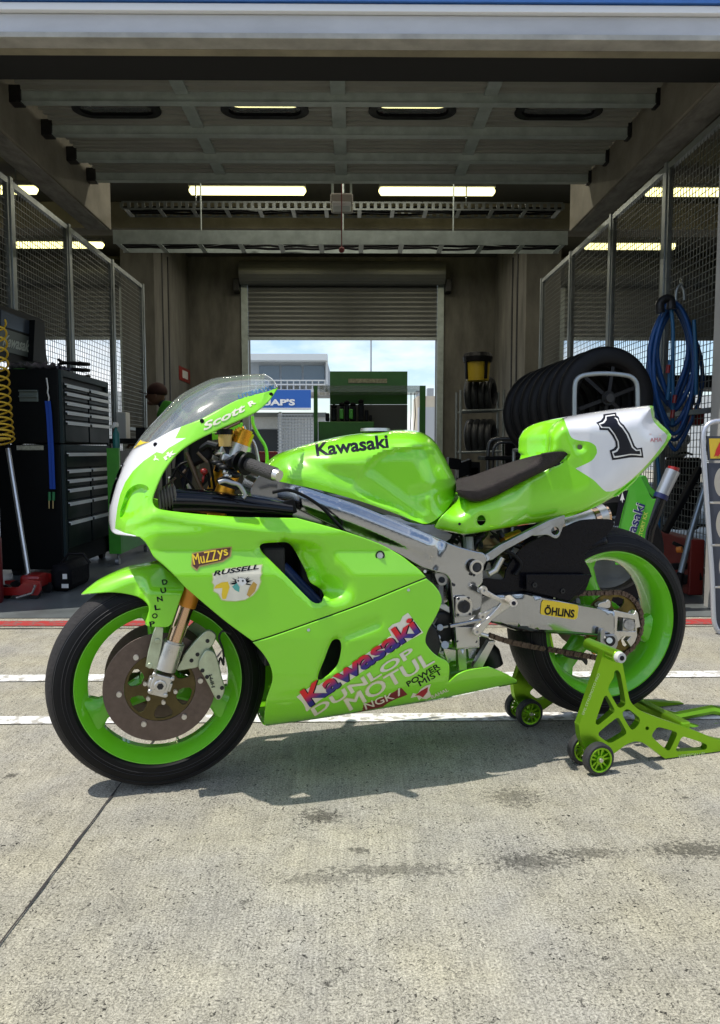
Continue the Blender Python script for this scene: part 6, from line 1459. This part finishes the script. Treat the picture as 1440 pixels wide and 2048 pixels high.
for x in (822, 829): k.tube([onY(x, 786, Yw + .3), onY(x + (2 if x > 825 else 0), 830, Yw + .3), onY(x - 2, 868, Yw + .3)], .006, 6)
k.build('hanging_cable', BLACK, ws, smooth=60)
tl = thing('tool_cluster', onY(690, 843, 9.7), 'black power tools and bottles standing on the green workstation', 'tools'); k = MB(); rr = random.Random(8)
for x, w_, h in ((655, 8, 16), (668, 10, 26), (684, 7, 30), (694, 9, 34), (706, 12, 30), (722, 11, 36), (733, 8, 22), (741, 6, 12)):
    a = onY(x - w_ / 2, 842.5 - h, 9.72); b = onY(x + w_ / 2, 842.5, 9.72); k.box((a.x, 9.66, b.z), (b.x, 9.80, a.z))
    if h > 25: c = onY(x, 842 - h - 3, 9.72); k.ball(c, .035, 1.1, 1, .8)
k.build('tool_bodies', BLACK, tl, bevel=.012)
for x in (683, 702): k = MB(); a = onY(x - 4, 818, 9.62); b = onY(x + 4, 838, 9.62); k.box((a.x, 9.60, b.z), (b.x, 9.64, a.z)); k.build('green_bottle', mat('bottle_green', (.06, .32, .03), .4), tl, bevel=.01)
rx = thing('red_case', onY(575, 935, 8.0), 'red tool case behind the handlebar beyond the tank', 'case'); a = onY(515, 903, 8.0); b = onY(556, 925, 8.0); MB().box((a.x, 8.0, b.z), (b.x, 8.3, a.z)).build('case_body', REDP, rx, bevel=.02)
wb = thing('side_bench', Vector((-.9, 8.2, 0)), 'dark bench carrying the red tool case', 'bench'); MB().box((a.x - .05, 7.95, b.z - .05), (b.x + .3, 8.5, b.z - .003)).build('bench_top', DARK, wb, bevel=.005)
for x in (a.x, b.x + .24): MB().box((x, 8.0, 0), (x + .04, 8.04, b.z - .052)).build('leg', DARK, wb)
# blue hose bundle on the mesh
bh = thing('blue_hose_coil', onY(1345, 700, 5.45), 'coils of blue hose hanging on the right wire mesh', 'hose')
Yh = 5.35; rr = random.Random(11)
for j, (w0, hb, dx) in enumerate(((36, 868, 0), (40, 850, -2), (30, 820, 3), (44, 900, 2), (26, 800, -4), (34, 812, -6), (41, 880, -1))):
    cx_ = 1348 + dx; top = 606 + rr.uniform(-4, 6); pts = []
    for i in range(40):
        a = 2 * math.pi * i / 40; yy = (top + hb) / 2 - math.cos(a) * (hb - top) / 2; tt = (yy - top) / (hb - top)
        pts.append(onY(cx_ + math.sin(a) * w0 * (.45 + .75 * math.sin(math.pi * min(1, tt * .8 + .12))) + 2.5 * math.sin(3 * a + j), yy, Yh + j * .028 - .08))
    MB().tube(pts, .0175 if j % 3 else .014, 10, closed=True).build('hose_loop', BLUEH, bh, smooth=60)
for pts in (((1341, 606), (1346, 660), (1345, 740), (1346, 800), (1345, 850)), ((1340, 720), (1338, 770), (1335, 800)), ((1303, 800), (1310, 880), (1318, 960), (1316, 1090)), ((1388, 640), (1392, 720), (1392, 790))):
    MB().tube([onY(x, y, 5.22) for x, y in curve(list(pts), False, 8)], .013, 10).build('hose_end', mat('light_blue_hose', (.02, .13, .28), .4), bh, smooth=60)
k = MB(); k.tube([onY(x, y, 5.3) for x, y in curve([(1352, 602), (1353, 582), (1360, 570), (1367, 580), (1369, 600)], False, 4)], .011, 8); k.tube([onY(1362, 568, 5.42), onY(1362, 560, 5.62)], .012, 8); k.build('hanger_hook', GALV, bh, smooth=60)
k = MB(); k.tube([onY(x, y, 5.2) for x, y in curve([(1321, 626), (1320, 608), (1330, 598), (1341, 600), (1342, 618)], False, 4)], .030, 10); k.build('hose_saddle', DARK, bh, smooth=60)
for (x, y) in ((1337, 738), (1350, 798), (1346, 828)): MB().cyl(onY(x, y - 8, 5.15), onY(x - 2, y + 8, 5.15), .014, n=10).build('red_coupling', REDP, bh, smooth=30)
# pit board leaning by the right post
pb = thing('pit_board', onZ(1432, 1270), 'silver tube pit board with yellow header and grey number slots at the right edge', 'pit board'); Yp = 3.78
pbp = lambda x, y, d=0.: onY(x, y, Yp + d)
fr_ = curve([(1590, 858), (1560, 846), (1440, 842), (1422, 845), (1410, 856), (1406, 880), (1414, 1010), (1424, 1150), (1428, 1240), (1436, 1262), (1452, 1270), (1570, 1272), (1586, 1258)], False, 8)
k = MB(); k.tube([pbp(x, y) for x, y in fr_], .0125, 12); k.build('tube_frame', mat('silver_frame', (.52, .54, .60), .35, .6), pb, smooth=60)
k = MB(); slab(k, [(1414, 872), (1600, 872), (1600, 921), (1417, 921)], lambda x, y: pbp(x, y, -.003), Vector((0, .012, 0))); k.build('header_backing', mat('dark_slate', (.045, .05, .07), .5), pb)
k = MB(); slab(k, [(1418, 877), (1598, 877), (1598, 917), (1421, 917)], lambda x, y: pbp(x, y, -.006), Vector((0, .002, 0))); k.build('yellow_header', mat('header_yellow', (.62, .42, .03), .45), pb)
k = MB(); patch(k, curve([(1440, 884), (1436, 892), (1432, 900), (1430, 908), (1428, 914), (1432, 911), (1436, 913), (1442, 906), (1452, 902), (1462, 905), (1470, 898), (1462, 886), (1450, 882)], True, 3), lambda x, y: pbp(x, y, -.008), 5); k.build('red_emblem', mat('emblem_red', (.5, .02, .02), .4), pb, recalc=False)
SLT = mat('slot_slate', (.045, .05, .07), .5)
for (y0, y1) in ((926, 1003), (1008, 1088), (1093, 1172), (1177, 1258)):
    xa0 = np.interp(y0, [842, 1010, 1150, 1270], [1408, 1415, 1425, 1432]) + 4; hh = (y1 - y0)
    hole = curve([(xa0 + 14 + 8, y0 + 12), (xa0 + 46, y0 + 9), (xa0 + 58, y0 + hh * .5), (xa0 + 46, y1 - 10), (xa0 + 22, y1 - 12), (xa0 + 13, y0 + hh * .5)], True, 4)
    hole2 = [(x + 66, y) for x, y in hole]
    k = MB(); slab(k, [(xa0, y0), (1598, y0), (1598, y1), (xa0 + 3, y1)], lambda x, y: pbp(x, y, .002), Vector((0, .010, 0)), [hole, hole2]); s = k.build('number_slot', SLT, pb)
    k = MB(); k.cyl(pbp(xa0 + 4, y1 + 2, -.012), pbp(xa0 + 10, y1 + 2, -.012), .005, n=8); k.build('slot_clip', SILV, s)
# fork and green panel of a second motorcycle behind the tail
mc = thing('motocross_bike', onZ(1300, 1130), 'second motorcycle parked behind the tail, green fork guard with blue lettering and silver fork', 'motorcycle'); Ym = 4.25
mp_ = lambda x, y, d=0.: onY(x, y, Ym + d)
k = MB(); slab(k, curve([(1262, 958), (1281, 952), (1292, 974), (1305, 998), (1314, 997), (1315, 1004), (1297, 1090), (1280, 1130), (1232, 1130), (1240, 1052), (1248, 1020), (1254, 985)], True, 5, sharp=(1, 7, 8)), lambda x, y: mp_(x, y), Vector((0, .02, 0))); fg = k.build('fork_guard', mat('guard_green', (.07, .40, .02), .4, coat=.4), mc, bevel=.003)
k = MB(); slab(k, [(1316, 1004), (1327, 1001), (1313, 1040), (1302, 1100), (1297, 1100)], lambda x, y: mp_(x, y, .002), Vector((0, .015, 0))); k.build('white_edge', WHT, fg)
k = MB(); write(k.m(0), 'Kawasaki', (1254, 1118), (1291, 1010), 20, lambda x, y: mp_(x, y, -.0025), bold=.05); write(k.m(1), 'Kawasaki', (1254, 1118), (1291, 1010), 19, lambda x, y: mp_(x, y, -.004), bold=.02)
write(k.m(2), 'FACTORY KX', (1280, 1090), (1296, 1025), 8, lambda x, y: mp_(x, y, -.003), bold=.02); k.build('guard_lettering', [WHT, mat('navy_sticker', (.01, .015, .12), .4), mat('yellow_green_print', (.5, .6, .1), .5)], fg, recalc=False)
k = MB(); patch(k.m(0), [(1241, 983), (1257, 980), (1247, 1015), (1238, 1052), (1228, 1052), (1236, 1010)], lambda x, y: mp_(x, y, -.004), 8); patch(k.m(1), [(1240, 1001), (1245, 984), (1249, 1000), (1246, 999), (1245, 1006), (1243, 1000)], lambda x, y: mp_(x, y, -.006), 4); k.build('black_stripe', [BLK, WHT], fg, recalc=False)
k = MB(); slab(k, curve([(1284, 953), (1292, 952), (1300, 972), (1312, 984), (1318, 996), (1308, 996), (1298, 985), (1290, 975)], True, 4), lambda x, y: mp_(x, y, .03), Vector((0, .05, 0))); k.build('front_fender_edge', GC, mc)
k = MB(); k.tube([mp_(1322, 993, .02), mp_(1346, 941, .02)], [.036, .040], 20); fl = k.build('fork_tube', mat('satin_silver', (.42, .44, .47), .35, .7), mc, smooth=30)
k = MB(); k.tube([mp_(1346, 941, .02), mp_(1348, 934, .02)], .032, 20); k.build('fork_cap', REDP, fl, smooth=30)
k = MB(); k.tube([mp_(1324, 988, .02), mp_(1320, 997, .02)], .041, 20); k.build('fork_clamp', mat('navy_clamp', (.01, .015, .08), .4), fl, smooth=30)
k = MB(); k.tube([mp_(1320, 997, .02), mp_(1298, 1060, .02), mp_(1288, 1120, .02)], [.036, .033, .03], 18); k.build('lower_fork', BLACKG, mc, smooth=40)
k = MB(); k.lathe([(.05, .22), (.05, .30), (.0, .33), (-.05, .30), (-.05, .22)], Vector((mp_(1235, 1150).x, Ym + .12, .345)), Vector((.1, -1, 0)).normalized(), 48); k.build('front_tyre', BT, mc, smooth=50)
# pole leaning by the mesh and a stand on the floor
pl_ = thing('leaning_prop', onZ(1362, 1160), 'long grey steel tube leaning against the right wire mesh', 'tube'); k = MB(); k.tube([onY(1361, 1146, 4.7), onY(1382, 1065, 4.75), onY(1409, 975, 4.8)], .019, 12); k.build('tube_body', mat('blue_grey_tube', (.30, .36, .40), .35, .7), pl_, smooth=60)
MB().tube([onY(1361, 1146, 4.7), onY(1356, 1178, 4.7)], .024, 12).build('tube_foot', BLACK, pl_, smooth=60)
lk = thing('folded_stand', onZ(1385, 1170), 'black folded equipment with an orange knob on the floor behind the rear wheel', 'equipment'); k = MB()
for (x0, y0, x1, y1, w_) in ((1345, 1085, 1400, 1110, .03), (1330, 1135, 1402, 1128, .05), (1340, 1165, 1402, 1150, .07), (1400, 935, 1330, 1065, .045)): k.beam(onY(x0, y0, 4.8), onY(x1, y1, 4.75), w_, w_ * .8)
k.build('frame_bars', BLACK, lk, bevel=.006); MB().cyl(onY(1354, 1100, 4.68), onY(1364, 1099, 4.66), .02, n=12).build('orange_knob', mat('orange_knob', (.6, .2, .03), .4), lk, smooth=30)
MB().box((onY(1372, 1200, 4.75).x, 4.72, .02), (onY(1402, 1200, 4.75).x, 5.3, .38)).build('red_side', mat('dull_red', (.2, .02, .015), .5), lk, bevel=.01)
# clutter in the right hand bay
rb = thing('steel_bench', Vector((4.0, 8.6, 0)), 'dark steel bench crossing behind the right wire mesh', 'bench'); a = onY(1205, 730, 8.6); b = onY(1500, 775, 8.6)
MB().box((2.75, 8.6, b.z), (b.x, 9.2, b.z + .14)).build('bench_beam', DARK, rb)
for x in (2.8, 4.2, 5.4): MB().box((x, 8.7, 0), (x + .06, 8.76, b.z - .002)).build('leg', DARK, rb)
for (x0, y0, x1, y1, Y, m, nm, lab, cat) in ((1384, 815, 1410, 850, 7.5, REDP, 'fuel_can', 'red fuel can seen through the right wire mesh', 'can'), (1318, 790, 1375, 915, 8.0, mat('cream_fairing', (.55, .52, .45), .5), 'cream_box', 'cream box behind the hanging blue hose', 'box'),
        (1362, 868, 1382, 890, 7.2, WHT, 'white_canister', 'small white canister low behind the right wire mesh', 'canister'), (1352, 915, 1400, 1060, 7.8, BLACK, 'black_case', 'tall black case behind the right wire mesh', 'case')):
    a = onY(x0, y0, Y); b = onY(x1, y1, Y); t_ = thing(nm, Vector(((a.x + b.x) / 2, Y, b.z)), lab, cat); MB().box((a.x, Y, b.z), (b.x, Y + .3, a.z)).build('body', m, t_, bevel=.03)
    k = MB(); k.tube([Vector((a.x + (b.x - a.x) * t, Y + .12, a.z + .05 * math.sin(math.pi * t))) for t in (.2, .35, .5, .65, .8)], .012, 8); k.build('carry_handle', BLACK, t_, smooth=60)
sh = thing('storage_shelf', Vector((3.6, 7.4, 0)), 'low dark shelf holding the things behind the right wire mesh', 'shelf')
for z in (.25, .60): MB().box((2.7, 7.1, z - .03), (4.7, 8.4, z)).build('shelf_board', DARK, sh)
for x in (2.7, 4.66):
    for y in (7.1, 8.36): MB().box((x, y, 0), (x + .04, y + .04, .9)).build('shelf_post', DARK, sh)
# ================================================================== the mechanic behind the screen
pe = thing('person', onY(330, 1100, 8.8), 'mechanic in a green and navy shirt and dark cap bending forward behind the windscreen', 'person')
hd = onY(312, 790, 8.8); px_, py_ = hd.x, 8.8; Z = hd.z
J = {'pelvis': (px_ + .34, py_, .98), 'spine': (px_ + .32, py_, 1.15), 'chest': (px_ + .22, py_, 1.38), 'neck': (px_ + .10, py_, Z - .14), 'headb': (px_ + .04, py_, Z - .06),
     'hipL': (px_ + .34, py_ - .10, .93), 'kneeL': (px_ + .26, py_ - .12, .52), 'ankL': (px_ + .32, py_ - .12, .10), 'toeL': (px_ + .14, py_ - .13, .04),
     'hipR': (px_ + .34, py_ + .10, .93), 'kneeR': (px_ + .30, py_ + .12, .52), 'ankR': (px_ + .40, py_ + .13, .10), 'toeR': (px_ + .22, py_ + .15, .04),
     'shL': (px_ + .17, py_ - .18, 1.45), 'elL': (px_ + .06, py_ - .24, 1.18), 'wrL': (px_ - .16, py_ - .17, 1.05), 'shR': (px_ + .17, py_ + .18, 1.45), 'elR': (px_ + .06, py_ + .24, 1.18), 'wrR': (px_ - .16, py_ + .15, 1.05)}
EB = [('pelvis', 'spine'), ('spine', 'chest'), ('chest', 'neck'), ('neck', 'headb'), ('pelvis', 'hipL'), ('hipL', 'kneeL'), ('kneeL', 'ankL'), ('ankL', 'toeL'), ('pelvis', 'hipR'), ('hipR', 'kneeR'), ('kneeR', 'ankR'), ('ankR', 'toeR'), ('chest', 'shL'), ('shL', 'elL'), ('elL', 'wrL'), ('chest', 'shR'), ('shR', 'elR'), ('elR', 'wrR')]
RAD = {'pelvis': .15, 'spine': .14, 'chest': .15, 'neck': .062, 'headb': .058, 'hipL': .10, 'hipR': .10, 'kneeL': .065, 'kneeR': .065, 'ankL': .045, 'ankR': .045, 'toeL': .035, 'toeR': .035, 'shL': .07, 'shR': .07, 'elL': .048, 'elR': .048, 'wrL': .034, 'wrR': .034}
def skin(name, joints, edges, rad, m, parent, root=None, scale=1.0):
    ks = [k_ for k_ in joints if any(k_ in e for e in edges)]; o0 = origin(parent); me = bpy.data.meshes.new(name)
    me.from_pydata([Vector(joints[k_]) - o0 for k_ in ks], [(ks.index(a), ks.index(b)) for a, b in edges], []); o = bpy.data.objects.new(name, me); COL.objects.link(o); o.parent = parent
    o.modifiers.new('skin', 'SKIN').use_smooth_shade = True
    for i, k_ in enumerate(ks): sv = me.skin_vertices[0].data[i]; sv.radius = (rad[k_] * scale, rad[k_] * scale); sv.use_root = (k_ == (root or ks[0]))
    s = o.modifiers.new('sub', 'SUBSURF'); s.levels = 2; s.render_levels = 2
    me.materials.append(m); return o
SKN = mat('skin', (.18, .085, .05), .55); NAVY = mat('navy_cloth', (.012, .014, .03), .8, bump=.2); SHG = mat('green_shirt', (.05, .30, .02), .8, bump=.2)
skin('body', J, EB, RAD, NAVY, pe, 'pelvis')
hj = {}; he = []; hr = {}
for s_ in ('L', 'R'):
    w = Vector(J['wr' + s_]); hj['w' + s_] = w; hj['p' + s_] = w + Vector((-.06, 0, -.02)); hr['w' + s_] = .03; hr['p' + s_] = .036; he.append(('w' + s_, 'p' + s_))
    for i in range(4):
        a_, b_ = 'f%d%s' % (i, s_), 'g%d%s' % (i, s_); o_ = (i - 1.5) * .02; hj[a_] = w + Vector((-.11, o_, -.03)); hj[b_] = w + Vector((-.13 - .01 * (i % 2), o_, -.07)); hr[a_] = .0095; hr[b_] = .008; he += [('p' + s_, a_), (a_, b_)]
    hj['t' + s_] = w + Vector((-.07, .045 if s_ == 'L' else -.045, -.04)); hr['t' + s_] = .011; he.append(('p' + s_, 't' + s_))
for s_ in ('L', 'R'):
    skin('hand', {k_: v_ for k_, v_ in hj.items() if k_.endswith(s_)}, [e for e in he if e[0].endswith(s_)], hr, SKN, pe, 'w' + s_)
k = MB(); k.ball(hd + Vector((0, 0, .0)), .105, 1.0, .78, 1.12, 24, 16)
k.ball(hd + Vector((-.10, 0, -.02)), .022, 1.1, .7, 1.1, 10, 8); k.ball(hd + Vector((-.055, 0, -.09)), .045, 1.1, .9, .7, 12, 8); k.ball(hd + Vector((.01, -.083, -.01)), .024, .8, .35, 1.2, 10, 8); k.ball(hd + Vector((.01, .083, -.01)), .024, .8, .35, 1.2, 10, 8)
k.build('head', SKN, pe, smooth=0)
k = MB(); k.ball(hd + Vector((.015, 0, .035)), .118, 1.0, .82, .95, 24, 12)
for v in k.bm.verts:
    if v.co.z < hd.z + .01: v.co.z = hd.z + .01 - .3 * (hd.z + .01 - v.co.z)
k.build('cap', mat('maroon_cap', (.035, .008, .006), .8), pe, smooth=0)
k = MB(); k.obox(hd + Vector((-.13, 0, .02)), Vector((.05, 0, -.015)), Vector((0, .07, 0)), Vector((0, 0, .005))); k.build('cap_peak', mat('maroon_cap', (.035, .008, .006), .8), pe, bevel=.004)
SJ = {'a': Vector(J['spine']) + Vector((0, 0, .06)), 'b': Vector(J['chest']), 'c': Vector(J['neck']) + Vector((.05, 0, -.05)), 'sl': Vector(J['shL']), 'el': Vector(J['shL']).lerp(Vector(J['elL']), .6), 'sr': Vector(J['shR']), 'er': Vector(J['shR']).lerp(Vector(J['elR']), .6)}
skin('shirt', SJ, [('a', 'b'), ('b', 'c'), ('b', 'sl'), ('sl', 'el'), ('b', 'sr'), ('sr', 'er')], {'a': .16, 'b': .172, 'c': .09, 'sl': .09, 'el': .072, 'sr': .09, 'er': .072}, SHG, pe, 'b')

# ================================================================== unseen pit wall and grandstand, added for dark reflections in paint and metal
pw2 = thing('unseen_pit_wall', Vector((0, -11, 0)), 'unseen low grey pit wall added behind the camera for its reflection', 'wall')
MB().box((-60, -11.3, 0), (60, -11, 1.15)).build('wall_body', mat('pit_wall_concrete', (.22, .21, .2), .8, var=.2), pw2)
MB().box((-60, -11.2, 1.152), (60, -11.1, 1.9)).build('wall_fence', mat('dark_fence', (.05, .055, .06), .6), pw2)
gs = thing('grandstand', Vector((0, -48, 0)), 'unseen long dark grandstand added behind the camera for its reflection', 'grandstand')
for i in range(8): MB().box((-90, -50 - i * 1.2, i * .9), (90, -48.8 - i * 1.2 - .002, .9 + i * .9)).build('seat_row', mat('stand_seats', (.10, .11, .13), .7, var=.5, vscale=1), gs)
MB().box((-90, -60, 11), (90, -47, 11.5)).build('stand_roof', mat('stand_roof', (.06, .065, .07), .7), gs)
